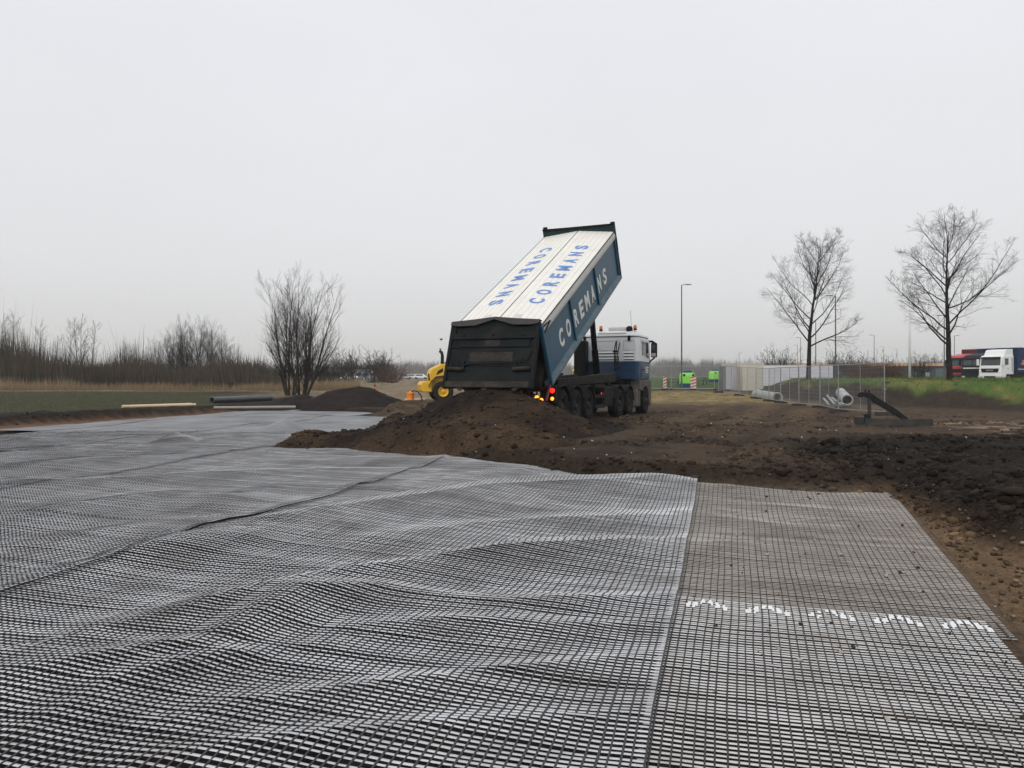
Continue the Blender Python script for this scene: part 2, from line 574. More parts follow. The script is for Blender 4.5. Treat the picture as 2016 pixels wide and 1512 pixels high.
def heap(name, label, x0, x1, y0, y1, step, fz, fc):
    xs, ys = np.arange(x0, x1, step), np.arange(y0, y1, step)
    X, Y = np.meshgrid(xs, ys)
    base, m = terrain(X, Y)
    h = fz(X, Y)
    lump = 0.12 * fbm(X * 1.4, Y * 1.4, 91, 4) + 0.05 * fbm(X * 5, Y * 5, 92, 3)
    z = base + h + lump * sstep(0.02, 0.3, h) - 0.06 * sstep(0.06, -0.02, h)
    keep = h > 0.0
    c = fc(X, Y, h) * (1 + 0.4 * fbm(X * 4, Y * 4, 93, 3))[..., None]
    id_ = np.arange(X.size).reshape(X.shape)
    q = np.stack([id_[:-1, :-1], id_[:-1, 1:], id_[1:, 1:], id_[1:, :-1]], -1).reshape(-1, 4)
    kq = keep.ravel()[q].any(1)
    q = q[kq]
    used, inv = np.unique(q, return_inverse=True)
    vv = np.stack([X, Y, z], -1).reshape(-1, 3)[used]
    me = np_mesh(name, vv, inv.reshape(-1, 4), None, M_heap, smooth=True, colors=c.reshape(-1, 3)[used])
    o = link(name, me)
    tag(o, label, "soil heap")
    return z, h


def loc2w(lx, ly):
    """truck plan coordinates (forward, left) to world"""
    return TX + lx * TS - ly * TCO, TY + lx * TCO + ly * TS


def heap_main(X, Y):
    a, b = loc2w(-1.15, -0.55), loc2w(-1.15, 0.55)
    r = seg_dist(X, Y, a[0], a[1], b[0], b[1])
    r = r * (1 + 0.22 * fbm(X * 0.6, Y * 0.6, 101, 3))
    h = 1.06 * np.clip(1 - r / 3.1, 0, 1) ** 1.15
    h = np.maximum(h, 0.42 * np.clip(1 - np.hypot((X + 2.6) / 2.0, (Y - 19.0) / 1.7), 0, 1) ** 0.9)
    # low tongues of soil spread over the mats to the left and in front
    h = np.maximum(h, 0.22 * np.clip(1 - seg_dist(X, Y, -2.2, 17.9, -5.1, 18.0) / 0.9 + 0.3 * fbm(X, Y, 102, 3), 0, 1) ** 0.7 * sstep(-6.1, -4.8, X))
    h = np.maximum(h, 0.36 * np.clip(1 - seg_dist(X, Y, -3.0, 17.3, 0.3, 15.4) / 0.95 + 0.3 * fbm(X, Y, 103, 3), 0, 1) ** 0.8)
    h = np.maximum(h, 0.30 * np.clip(1 - seg_dist(X, Y, 1.4, 18.6, 2.4, 20.2) / 1.0 + 0.3 * fbm(X, Y, 104, 3), 0, 1))
    # nothing lies under the truck in front of its rear axle
    lx = (X - TX) * TS + (Y - TY) * TCO
    return h * sstep(2.4, 0.6, lx)


def soil_tone(X, Y, h):
    n = fbm(X * 0.9, Y * 0.9, 105, 4)
    c = np.zeros(X.shape + (3,)) + np.array((0.034, 0.0235, 0.016))
    c = mixc(c, (0.018, 0.0135, 0.011), sstep(-0.1, 0.3, n + 0.25 * sstep(0.4, 1.0, h)))
    return mixc(c, (0.052, 0.034, 0.021), sstep(0.1, 0.4, -n + 0.2 * sstep(0.35, 0.05, h) - 0.1))


heap("soil_heap", "fresh heap of dark brown soil poured out under the tipper's open tailgate", -7.2, 4.2, 13.2, 24.2, 0.055, heap_main, soil_tone)


def heap_dark(X, Y):
    r = np.hypot((X + 7.7) / 3.6, (Y - 38.0) / 2.6) * (1 + 0.3 * fbm(X * 0.4, Y * 0.4, 111, 3))
    h = 0.92 * (1 - sstep(0.0, 1.0, r))
    r2 = np.hypot((X + 10.4) / 2.6, (Y - 38.4) / 2.0)
    return np.maximum(h, 0.5 * (1 - sstep(0.0, 1.0, r2)))


heap("peat_mound", "rounded mound of black peat behind the far end of the mats", -14, -3, 34, 42.5, 0.10, heap_dark,
     lambda X, Y, h: np.zeros(X.shape + (3,)) + np.array((0.021, 0.016, 0.014)))


def heap_berm(X, Y):
    d = seg_dist(X, Y, -4.6, 31.6, -1.6, 35.0) * (1 + 0.4 * fbm(X * 0.5, Y * 0.5, 121, 3))
    h = 0.42 * np.clip(1 - d / 1.9, 0, 1)
    return np.maximum(h, 0.22 * np.clip(1 - np.hypot((X + 5.2) / 1.0, (Y - 31.0) / 0.9), 0, 1))


heap("gravel_heap", "low light brown gravelly ridge between peat mound and truck", -7.5, 1.5, 28.5, 38, 0.09, heap_berm,
     lambda X, Y, h: mixc(np.zeros(X.shape + (3,)) + np.array((0.11, 0.078, 0.048)), (0.06, 0.042, 0.028), sstep(-0.1, 0.3, fbm(X, Y, 122, 3))))


def surf(X, Y):
    z, m = terrain(X, Y)
    h = np.maximum.reduce([heap_main(X, Y), heap_dark(X, Y), heap_berm(X, Y)])
    lump = 0.12 * fbm(X * 1.4, Y * 1.4, 91, 4) + 0.05 * fbm(X * 5, Y * 5, 92, 3)
    return z + h + lump * sstep(0.02, 0.3, h), m, h


ICO = None


def ico():
    t = (1 + 5 ** 0.5) / 2
    v = np.array([(-1, t, 0), (1, t, 0), (-1, -t, 0), (1, -t, 0), (0, -1, t), (0, 1, t), (0, -1, -t), (0, 1, -t), (t, 0, -1), (t, 0, 1), (-t, 0, -1), (-t, 0, 1)], float)
    v /= np.linalg.norm(v[0])
    f = np.array([(0, 11, 5), (0, 5, 1), (0, 1, 7), (0, 7, 10), (0, 10, 11), (1, 5, 9), (5, 11, 4), (11, 10, 2), (10, 7, 6), (7, 1, 8), (3, 9, 4), (3, 4, 2),
                  (3, 2, 6), (3, 6, 8), (3, 8, 9), (4, 9, 5), (2, 4, 11), (6, 2, 10), (8, 6, 7), (9, 8, 1)])
    return v, f


def lumps(name, label, X, Y, Z, size, tone, material):
    v, f = ico()
    n = len(X)
    j = 1 + 0.55 * (rng.random((n, 12, 1)) - 0.5)
    P = v[None] * j
    a = rng.random(n) * 6.283
    ca, sa = np.cos(a), np.sin(a)
    sx, sy, sz = 0.75 + 0.6 * rng.random(n), 0.75 + 0.5 * rng.random(n), 0.5 + 0.4 * rng.random(n)
    x, y, z = P[..., 0] * sx[:, None], P[..., 1] * sy[:, None], P[..., 2] * sz[:, None]
    x, y = x * ca[:, None] - y * sa[:, None], x * sa[:, None] + y * ca[:, None]
    V = np.stack([X[:, None] + x * size[:, None], Y[:, None] + y * size[:, None], Z[:, None] + z * size[:, None] + 0.15 * size[:, None]], -1)
    T = (f[None] + (np.arange(n) * 12)[:, None, None]).reshape(-1, 3)
    C = np.repeat(tone, 12, axis=0)
    o = link(name, np_mesh(name, V.reshape(-1, 3), None, T, material, colors=C))
    return tag(o, label, kind="stuff")


def scatter_clods(n):
    th = (rng.random(n) - 0.5) * math.radians(78)
    r = 9 + 24 * rng.random(n) ** 1.35
    X, Y = r * np.sin(th), r * np.cos(th)
    m0 = poly_sd(X, Y, HOLE) + 0.22 * fbm(X * 1.3, Y * 1.3, 3, 3)
    ok = (m0 < 0.05) | (heap_main(X, Y) > 0.05)
    ok &= ~((X < -11) & (m0 < -1.5))
    clump = fbm(X * 0.9, Y * 0.9, 131, 3) - 0.12 + 0.6 * sstep(-1.1, -0.1, m0) + 0.5 * (heap_main(X, Y) > 0.08) + 0.3 * ((X > 5) & (Y < 14))
    ok &= clump > -0.05 + 0.35 * (rng.random(n) - 0.5)
    X, Y = X[ok], Y[ok]
    Z, m, h = surf(X, Y)
    q = rng.random(len(X))
    size = 0.007 + 0.016 * q ** 2 + 0.05 * q ** 16 + m['peat'] * (0.012 * rng.random(len(X)) + 0.07 * rng.random(len(X)) ** 12)
    tone, _, _ = terrain_colour(X, Y, m)
    hp = heap_main(X, Y)
    tone = np.where((hp > 0.05)[:, None], soil_tone(X, Y, hp), tone)
    tone = tone * (0.55 + 1.1 * rng.random(len(X)) ** 1.3)[:, None]
    pale = rng.random(len(X)) < 0.012
    tone[pale] = np.array((0.17, 0.145, 0.115)); size[pale] = np.minimum(size[pale], 0.016)
    return X, Y, Z, size, tone


def wave_low(x, y):
    return np.full(len(x), 0.030)


M_clod = mat("clods", (0.05, 0.04, 0.03), 0.95, attr="tone", spec=0.08, var=0.3, vscale=30)
cx_, cy_, cz_, cs_, ct_ = scatter_clods(90000)
lumps("soil_clods", "loose crumbs and clods of dark soil strewn over the fill", cx_, cy_, cz_, cs_, ct_, M_clod)
# crumbs on the mats at the foot of the heap, pebbles along the strip on the right
NP_ = 3600
qu_, qv_ = rng.uniform(4.0, 12.0, 260), rng.uniform(-0.2, 2.0, 260)
qx_, qy_ = xy_of(qu_, qv_)
sx_ = np.concatenate([-5.6 + rng.normal(0, 0.7, 200), 3.4 + 2.6 * rng.random(NP_), rng.uniform(-5, 5, 160)])
sy_ = np.concatenate([17.7 + rng.normal(0, 0.5, 200), 3.5 + 8.0 * rng.random(NP_), rng.uniform(11.5, 14, 160)])
pu, pv = uv_of(sx_, sy_)
ii = np.arange(len(sx_))
okp = (ii < 200) | ((ii < 200 + NP_) & (pv > 1.42 + 0.09 * pu) & (poly_sd(sx_, sy_, HOLE) > -0.3)) | (ii >= 200 + NP_)
sx_, sy_ = sx_[okp], sy_[okp]
sz_, _, _ = surf(sx_, sy_)
ps_ = 0.005 + 0.026 * rng.random(len(sx_)) ** 4
pt_ = np.where((rng.random(len(sx_)) < 0.22)[:, None], np.array((0.21, 0.155, 0.10)), np.array((0.07, 0.05, 0.033))) * (0.6 + 0.7 * rng.random(len(sx_)))[:, None]
lumps("pebbles", "small pale pebbles and crumbs beside the mats", sx_, sy_, sz_ + 0.01, ps_, pt_, M_clod)
lumps("mat_crumbs", "crumbs of soil and stone lying on the flat mats on the right", qx_, qy_, wave_low(qx_, qy_), 0.004 + 0.016 * rng.random(260) ** 3,
      np.where((rng.random(260) < 0.5)[:, None], np.array((0.35, 0.31, 0.26)), np.array((0.05, 0.036, 0.026))), M_clod)
# scattered white bits (shell, chalk) in the soil
n_ = 130
th_ = (rng.random(n_) - 0.35) * math.radians(58); r_ = 11.5 + 20 * rng.random(n_)
wx, wy = r_ * np.sin(th_), r_ * np.cos(th_)
okw = poly_sd(wx, wy, HOLE) < -0.2
wx, wy = wx[okw], wy[okw]
wz, _, _ = surf(wx, wy)
lumps("chalk_bits", "tiny white bits of stone lying in the dark soil", wx, wy, wz + 0.008, 0.007 + 0.014 * rng.random(len(wx)), np.full((len(wx), 3), 0.62), M_clod)

# ------------------------------------------------------------------ geogrid mats
M_trans = mat("geogrid_cross_rib", (0.56, 0.57, 0.585), 0.5, var=0.3, vscale=1.3, dirt=(0.15, 0.125, 0.10), dirt_amt=0.40, dscale=0.7)
M_long = mat("geogrid_long_rib", (0.024, 0.026, 0.031), 0.45, var=0.25, vscale=2.0, dirt=(0.10, 0.088, 0.075), dirt_amt=0.2, dscale=1.1)
M_transd = mat("dusty_cross_rib", (0.40, 0.375, 0.345), 0.6, var=0.22, vscale=1.6, dirt=(0.17, 0.135, 0.105), dirt_amt=0.45, dscale=0.9)
M_transr = mat("clean_cross_rib", (0.58, 0.58, 0.57), 0.5, var=0.22, vscale=2.0, dirt=(0.26, 0.21, 0.16), dirt_amt=0.34, dscale=1.3)
M_longd = mat("grey_long_rib", (0.050, 0.046, 0.045), 0.6, var=0.3, vscale=1.5, dirt=(0.13, 0.11, 0.09), dirt_amt=0.3, dscale=0.8)
M_print = mat("white_print", (0.78, 0.79, 0.79), 0.5, var=0.08, vscale=9)

RIDGES = [  # crest line (photo pixels on the ground plane), height, reach towards / away from the camera
    ([(455, 1064), (700, 1020), (1000, 971), (1380, 955)], 0.175, 1.5, 0.42),
    ([(200, 1262), (330, 1238), (640, 1162), (1000, 1106), (1345, 1076)], 0.105, 0.85, 0.26),
    ([(0, 1362), (248, 1317), (420, 1292), (595, 1200), (760, 1184), (1000, 1205), (1325, 1190)], 0.06, 0.5, 0.18),
    ([(60, 1455), (100, 1435), (240, 1366), (400, 1328), (640, 1288)], 0.036, 0.40, 0.13),
    ([(420, 1420), (500, 1407), (744, 1373), (1000, 1338), (1310, 1305)], 0.036, 0.38, 0.12),
    ([(250, 1535), (620, 1478), (900, 1448), (1295, 1425)], 0.034, 0.3, 0.12),
    ([(700, 1255), (900, 1240), (1100, 1250), (1315, 1240)], 0.035, 0.30, 0.14),
    ([(560, 1120), (760, 1075), (960, 1045), (1200, 1030), (1350, 1022)], 0.045, 0.7, 0.3),
    ([(0, 1100), (170, 1068), (330, 1042)], 0.06, 0.9, 0.3),
    ([(0, 1040), (150, 1010), (330, 985), (560, 1000)], 0.06, 1.1, 0.35),
    ([(60, 965), (380, 945), (640, 935), (860, 938)], 0.08, 1.2, 0.4),
    ([(420, 1000), (560, 965), (760, 968), (840, 952)], 0.04, 0.8, 0.3),
    ([(640, 908), (900, 915), (1000, 930)], 0.08, 1.2, 0.4),
    ([(1380, 988), (1480, 996), (1640, 1008), (1740, 1014)], 0.03, 0.45, 0.2),
    ([(1360, 1015), (1500, 1032), (1620, 1042)], 0.02, 0.35, 0.2),
    ([(0, 1180), (220, 1120), (420, 1080)], 0.05, 0.7, 0.25),
    ([(0, 930), (200, 915), (420, 905)], 0.08, 1.6, 0.6), ([(60, 892), (300, 885), (520, 893)], 0.08, 1.8, 0.6),
    ([(0, 875), (250, 868), (480, 865)], 0.09, 2.2, 0.8), ([(300, 850), (520, 845), (700, 846)], 0.10, 2.6, 0.9),
    ([(330, 835), (560, 826), (720, 830)], 0.10, 3.0, 1.0)]
RIDGES = [([gnd(*p) for p in pl], h, a, b) for pl, h, a, b in RIDGES]


def wave(X, Y):
    u, v = uv_of(X, Y)
    z = 0.013 * (fbm(u * 2.4, v * 0.45, 144, 3) + 0.4) * sstep(-0.4, -1.2, v) + 0.030 * (fbm(u * 0.85, v * 0.30, 141, 3) + 0.5) * sstep(-0.5, -2.5, v) + 0.010 * (fbm(u * 1.5, v * 0.6, 142, 2) + 0.5)
    for pl, h, wa, wb in RIDGES:
        d = np.full(np.shape(X), 1e9); near = np.zeros(np.shape(X), bool)
        for (ax, ay), (bx, by) in zip(pl[:-1], pl[1:]):
            dd = seg_dist(X, Y, ax, ay, bx, by)
            side = (bx - ax) * (Y - ay) - (by - ay) * (X - ax) < 0
            up = dd < d
            d = np.where(up, dd, d); near = np.where(up, side, near)
        ex = np.minimum(np.hypot(X - pl[0][0], Y - pl[0][1]), np.hypot(X - pl[-1][0], Y - pl[-1][1]))
        prof = np.where(near, np.clip(1 - d / wa, 0, 1) ** 1.25, np.exp(-(d / wb) ** 2))
        z = z + h * prof * (0.45 + 0.55 * sstep(0, 0.9, ex)) * (1 + 0.5 * fbm(X * 0.7, Y * 0.7, 143, 2))
    return z


TENTS = [(gnd(345, 876), 0.24, 0.55), (gnd(558, 850), 0.32, 0.75)]


def mat_surface(u, v, lift, lip=None, damp=1.0):
    X, Y = xy_of(u, v)
    z = wave(X, Y) * damp
    for (tx, ty), h, r in TENTS:
        z = z + h * np.clip(1 - np.hypot(X - tx, (Y - ty) * 0.6) / r, 0, 1) ** 1.3
    if lip is not None:
        ve, hgt, wid = lip
        z = z + hgt * np.exp(-((v - ve) / wid) ** 2) * (0.45 + 0.9 * np.clip(fbm(u * 0.7, ve, 151, 3) + 0.4, 0, 1))
    return X, Y, np.maximum(z, 0) + 0.006 + lift


def strip_mesh(U, V, axis, hw, thick, lift, lip, damp, mask):
    """ribs: rows of U,V run along the rib; axis = direction of the rib's width; three faces per segment"""
    k1 = np.arange(U.shape[0])
    jit = (_hash(k1, k1 * 0 + 3, 7) - 0.5)[:, None]
    wu = 0.022 * fbm(U * 0.9, V * 0.5, 191, 3) + (0.009 * jit if axis == 'u' else 0)
    wv = 0.024 * fbm(U * 0.5, V * 1.1, 192, 3) + (0.010 * jit if axis == 'v' else 0)
    X, Y, Z = mat_surface(U + wu, V + wv, lift, lip, damp)
    Z = Z + 0.004 * (fbm(U * 6, V * 6, 193, 2) + 0.3) + 0.002 * jit
    hw = hw * (1 + 0.35 * (_hash(k1, k1 * 0 + 9, 8) - 0.5))[:, None]
    ex, ey = (US, UC) if axis == 'u' else (UC, -US)
    n, m = U.shape
    lo1 = np.stack([X - ex * hw, Y - ey * hw, Z], -1); hi1 = np.stack([X - ex * hw, Y - ey * hw, Z + thick], -1)
    hi2 = np.stack([X + ex * hw, Y + ey * hw, Z + thick], -1); lo2 = np.stack([X + ex * hw, Y + ey * hw, Z], -1)
    P = np.stack([lo1, hi1, hi2, lo2], 2).reshape(-1, 3)
    id_ = np.arange(n * m).reshape(n, m)
    a, b = id_[:, :-1], id_[:, 1:]
    keep = (mask[:, :-1] & mask[:, 1:]).ravel()
    a, b = a.ravel()[keep] * 4, b.ravel()[keep] * 4
    Q = np.concatenate([np.stack([a + k, b + k, b + k + 1, a + k + 1], -1) for k in range(3)])
    return P, Q


def compact(P, Q):
    used, inv = np.unique(Q, return_inverse=True)
    return P[used], inv.reshape(-1, 4)


PU, PV = 0.043, 0.052


def geogrid(label, u0, u1, v0, v1, lift=0.006, lip=None, damp=1.0, far_y=22.0, skew=0.0, end_fn=None, prints=False, cross=None, longm=None, lw=0.0052):
    """one unrolled roll: cross ribs, long ribs; beyond far_y a plain sheet where no opening can be told apart"""
    root = thing("geogrid_mat", label, "geogrid", (0, 0, 0), 0, "unrolled geogrid mats")
    us = np.arange(u0, u1, PU); vs = np.arange(v0, v1 + 1e-6, PV * 2)

    def sk(U, V):
        return V + skew * (U - 5.5) * np.clip((V + 0.4) / 2.3, 0, 1)

    def inside(U, V, far):
        X, Y = xy_of(U, V)
        ok = (np.abs(X) < 0.78 * Y + 1.0) & (Y > 1.5)
        ok &= (Y < far_y) if not far else (Y > far_y - 0.12)
        if end_fn is not None:
            ok &= U < end_fn(V)
        return ok
    U, V = np.meshgrid(us, vs, indexing='ij'); V = sk(U, V)
    mk = inside(U, V, False)
    if mk.any():
        P, Q = compact(*strip_mesh(U, V, 'u', 0.0082, 0.0024, lift, lip, damp, mk))
        o = link("cross_ribs", np_mesh("cross_ribs", P, Q, None, cross or M_trans), root); tag(o, kind="stuff")
        us2 = np.arange(u0, u1, PU * 2); vs2 = np.arange(v0, v1 + 1e-6, PV)
        V2, U2 = np.meshgrid(vs2, us2, indexing='ij'); V2 = sk(U2, V2)
        mk = inside(U2, V2, False)
        P, Q = compact(*strip_mesh(U2, V2, 'v', lw, 0.0022, lift + 0.0027, lip, damp, mk))
        o = link("long_ribs", np_mesh("long_ribs", P, Q, None, longm or M_long), root); tag(o, kind="stuff")
    us3 = np.arange(u0, u1, 0.16); vs3 = np.arange(v0, v1 + 0.05, 0.2)
    U3, V3 = np.meshgrid(us3, vs3, indexing='ij')
    mk = inside(U3, V3, True)
    if mk.any():
        X, Y, Z = mat_surface(U3, V3, lift + 0.004, lip, damp)
        id_ = np.arange(U3.size).reshape(U3.shape)
        q = np.stack([id_[:-1, :-1], id_[1:, :-1], id_[1:, 1:], id_[:-1, 1:]], -1).reshape(-1, 4)
        q = q[mk.ravel()[q].all(1)]
        if len(q):
            P, Q = compact(np.stack([X, Y, Z], -1).reshape(-1, 3), q)
            o = link("far_netting", np_mesh("far_netting", P, Q, None, M_farnet, smooth=True), root)
    if prints:
        # white print at the roll's end: an arch-like mark repeated across the width
        cells = [(0, 2, 0.5, 1), (0, 3, 0, 1), (0, 4, 0, 1), (1, 1, 0.3, 1), (1, 2, 0, 1), (1, 3, 0, 1), (1, 4, 0, 0.5), (2, 0, 0.2, 1), (2, 1, 0, 1), (2, 2, 0, 0.3),
                 (3, 0, 0, 0.8), (3, 1, 0, 1), (3, 2, 0.7, 1), (4, 1, 0, 0.7), (4, 2, 0, 1), (4, 3, 0, 1), (5, 2, 0, 0.5), (5, 3, 0, 1), (5, 4, 0, 1)]
        k = 0
        for c0 in np.arange(v0 + 0.10, v1 - 0.2, PV * 8):
            mb = MB()
            for (ci, ri, a, b) in cells:
                if rng.random() < 0.08: continue
                a, b = min(a + 0.25 * rng.random() ** 3, 0.6), b * (1 - 0.2 * rng.random() ** 2)
                ua, ub = u1 - 0.05 - (ri + 1) * PU * 0.98, u1 - 0.05 - ri * PU * 1.0
                va, vb = c0 + ci * PV + 0.006, c0 + (ci + 1) * PV - 0.006
                va, vb = va + (vb - va) * a, va + (vb - va) * b
                uu = np.array([ua, ua, ub, ub]); vv = np.array([va, vb, vb, va])
                X, Y, Z = mat_surface(uu, sk(uu, vv), lift + 0.0105, lip, damp)
                mb.add(np.stack([X, Y, Z], -1), [(0, 1, 2, 3)])
            tag(mb.build("print_mark", M_print, root), kind="stuff")
    return root


def farnet():
    m = bpy.data.materials.new("far_netting"); m.use_nodes = True
    nt = m.node_tree; b = nt.nodes["Principled BSDF"]
    b.inputs["Roughness"].default_value = 0.85
    b.inputs["Specular IOR Level"].default_value = 0.15
    tc = nt.nodes.new("ShaderNodeTexCoord")
    mp = nt.nodes.new("ShaderNodeMapping"); mp.inputs["Rotation"].default_value = (0, 0, A_)
    nt.links.new(tc.outputs["Object"], mp.inputs["Vector"])
    wv = nt.nodes.new("ShaderNodeTexWave"); wv.wave_type = 'BANDS'; wv.bands_direction = 'Y'
    wv.inputs["Scale"].default_value = 2.2; wv.inputs["Distortion"].default_value = 1.5
    nt.links.new(mp.outputs[0], wv.inputs["Vector"])
    ns = nt.nodes.new("ShaderNodeTexNoise"); ns.inputs["Scale"].default_value = 0.7; ns.inputs["Detail"].default_value = 8
    nt.links.new(mp.outputs[0], ns.inputs["Vector"])
    ad = nt.nodes.new("ShaderNodeMath"); ad.operation = 'MULTIPLY_ADD'; ad.inputs[1].default_value = 0.22
    nt.links.new(wv.outputs["Fac"], ad.inputs[0]); nt.links.new(ns.outputs["Fac"], ad.inputs[2])
    r = nt.nodes.new("ShaderNodeValToRGB")
    r.color_ramp.elements[0].position = 0.3; r.color_ramp.elements[0].color = (0.12, 0.122, 0.125, 1)
    r.color_ramp.elements[1].position = 0.85; r.color_ramp.elements[1].color = (0.29, 0.297, 0.305, 1)
    nt.links.new(ad.outputs[0], r.inputs["Fac"]); nt.links.new(r.outputs[0], b.inputs["Base Color"])
    return m


M_farnet = farnet()


def foot_u(V):
    """where the soil fill has buried the rolls"""
    fu, fv = zip(*[uv_of(*p) for p in FRONT])
    o = np.argsort(fv)
    return np.interp(V, np.array(fv)[o], np.array(fu)[o])


geogrid("flat geogrid mat on the near right whose printed end overlaps the mat behind", 1.2, 5.86, -0.345, 1.80, lift=0.016, damp=0.55, skew=0.09, prints=True, cross=M_transr, longm=M_longd, lw=0.0042)
geogrid("flat dusty geogrid mat on the right running up to the soil fill", 5.55, 12.9, -0.345, 1.90, lift=0.004, damp=0.7, skew=0.09, cross=M_transd, longm=M_longd, lw=0.0034, end_fn=lambda V: foot_u(V) + 0.12)
geogrid("large wavy geogrid mat in the centre foreground ending in a raised corner", 1.2, 15.6, -5.20, -0.28, lift=0.020, damp=1.0, lip=(-0.28, 0.015, 0.25), end_fn=lambda V: foot_u(V) + 0.18)
geogrid("buckled geogrid mat left of the central one, running under the soil heap", 2.5, 19.5, -9.90, -5.08, lift=0.026, lip=(-5.08, 0.03, 0.22))
geogrid("geogrid mat third from the right, reaching past the tongue of soil", 8.0, 28.5, -14.6, -9.75, lift=0.032, lip=(-9.75, 0.02, 0.25))
geogrid("far geogrid mat fourth from the right with a pale sheen", 13.0, 32.0, -19.2, -14.45, lift=0.034, lip=(-14.45, 0.012, 0.3))
geogrid("outermost geogrid mat along the brown strip below the field bank", 18.0, 33.6, -21.2, -19.05, lift=0.036, lip=(-19.05, 0.012, 0.3))

# ------------------------------------------------------------------ the tipping truck
DUST = (0.075, 0.058, 0.043)
M_blue = mat("tipper_blue_paint", (0.014, 0.082, 0.140), 0.40, var=0.22, vscale=1.2, dirt=(0.035, 0.075, 0.10), dirt_amt=0.35, dscale=1.4)
M_sill = mat("scuffed_blue_grey_sill", (0.10, 0.145, 0.17), 0.5, var=0.3, vscale=3, dirt=(0.2, 0.2, 0.19), dirt_amt=0.3, dscale=4)
M_gate = mat("dirty_tailgate_steel", (0.0075, 0.0105, 0.011), 0.7, var=0.4, vscale=2.5, dirt=(0.026, 0.021, 0.017), dirt_amt=0.36, dscale=1.6, bump=0.004, bscale=25)
M_gatelow = mat("mud_caked_steel", (0.030, 0.027, 0.024), 0.85, var=0.4, vscale=6, dirt=(0.07, 0.055, 0.043), dirt_amt=0.45, dscale=5, bump=0.006, bscale=30)
M_hood = mat("grey_hood_tarpaulin", (0.055, 0.052, 0.052), 0.75, var=0.2, vscale=5, dirt=DUST, dirt_amt=0.35, dscale=3)
M_cover = mat("off_white_cover", (0.78, 0.765, 0.70), 0.4, var=0.05, vscale=2.0, dirt=(0.52, 0.49, 0.42), dirt_amt=0.22, dscale=1.6)
M_band = mat("weathered_white_band", (0.62, 0.61, 0.575), 0.45, var=0.08, vscale=3, dirt=(0.38, 0.36, 0.31), dirt_amt=0.3, dscale=3)
M_lettw = mat("white_lettering", (0.80, 0.79, 0.74), 0.45, var=0.05, vscale=5, dirt=(0.45, 0.47, 0.47), dirt_amt=0.15, dscale=6)
M_lettb = mat("blue_lettering", (0.13, 0.25, 0.56), 0.45, var=0.12, vscale=4, dirt=(0.45, 0.5, 0.6), dirt_amt=0.22, dscale=5)
M_black = mat("black_steel", (0.007, 0.0075, 0.008), 0.55, var=0.2, vscale=5)
M_chassis = mat("dusty_chassis", (0.022, 0.020, 0.018), 0.75, var=0.3, vscale=4, dirt=(0.05, 0.042, 0.034), dirt_amt=0.42, dscale=3)
M_tyre = mat("muddy_tyre", (0.011, 0.0105, 0.010), 0.9, var=0.3, vscale=9, dirt=(0.040, 0.034, 0.028), dirt_amt=0.45, dscale=4, bump=0.004, bscale=60)
M_rim = mat("dirty_rim", (0.028, 0.027, 0.026), 0.7, var=0.3, vscale=8, dirt=(0.07, 0.058, 0.045), dirt_amt=0.4, dscale=6)
M_fender = mat("grey_mudguard", (0.018, 0.018, 0.018), 0.7, var=0.25, vscale=5, dirt=(0.045, 0.038, 0.031), dirt_amt=0.4, dscale=4)
M_cabw = mat("cab_white", (0.70, 0.72, 0.73), 0.3, var=0.04, vscale=3, dirt=(0.45, 0.43, 0.40), dirt_amt=0.12, dscale=3)
M_cabb = mat("cab_blue", (0.012, 0.045, 0.105), 0.3, var=0.1, vscale=3, dirt=(0.05, 0.06, 0.075), dirt_amt=0.25, dscale=3)
M_cablow = mat("dusty_cab_apron", (0.11, 0.098, 0.086), 0.65, var=0.2, vscale=4, dirt=(0.17, 0.14, 0.11), dirt_amt=0.5, dscale=3)
M_glass = mat("dark_glass", (0.02, 0.028, 0.032), 0.06, spec=0.7)
M_amber = mat("amber_lens", (0.75, 0.20, 0.02), 0.25)
M_redlit = mat("lit_red_lamp", (0.8, 0.02, 0.02), 0.3, emit=(1.0, 0.015, 0.012), estr=2.6)
M_amblit = mat("lit_amber_lamp", (0.9, 0.3, 0.02), 0.3, emit=(1.0, 0.26, 0.02), estr=3.5)
M_redref = mat("red_reflector", (0.16, 0.02, 0.02), 0.35, var=0.2, vscale=9)
M_chrome = mat("bright_metal", (0.6, 0.6, 0.6), 0.3, metal=0.9)
M_steel = mat("dull_steel", (0.22, 0.22, 0.215), 0.5, metal=0.4, var=0.2, vscale=6)
M_soilin = mat("damp_soil", (0.022, 0.017, 0.014), 0.95, var=0.4, vscale=8, bump=0.05, bscale=14, spec=0.15)

ALPHA = math.radians(28.36)
BW, BH, BC, BR, BL = 1.25, 1.43, 0.26, 0.127, 7.93
truck = thing("dump_truck", "blue and white semi-trailer tipper truck with its body raised, dumping soil", "truck",
              (TX, TY, TZ), math.pi / 2 - TH, pitch=math.radians(0.72))

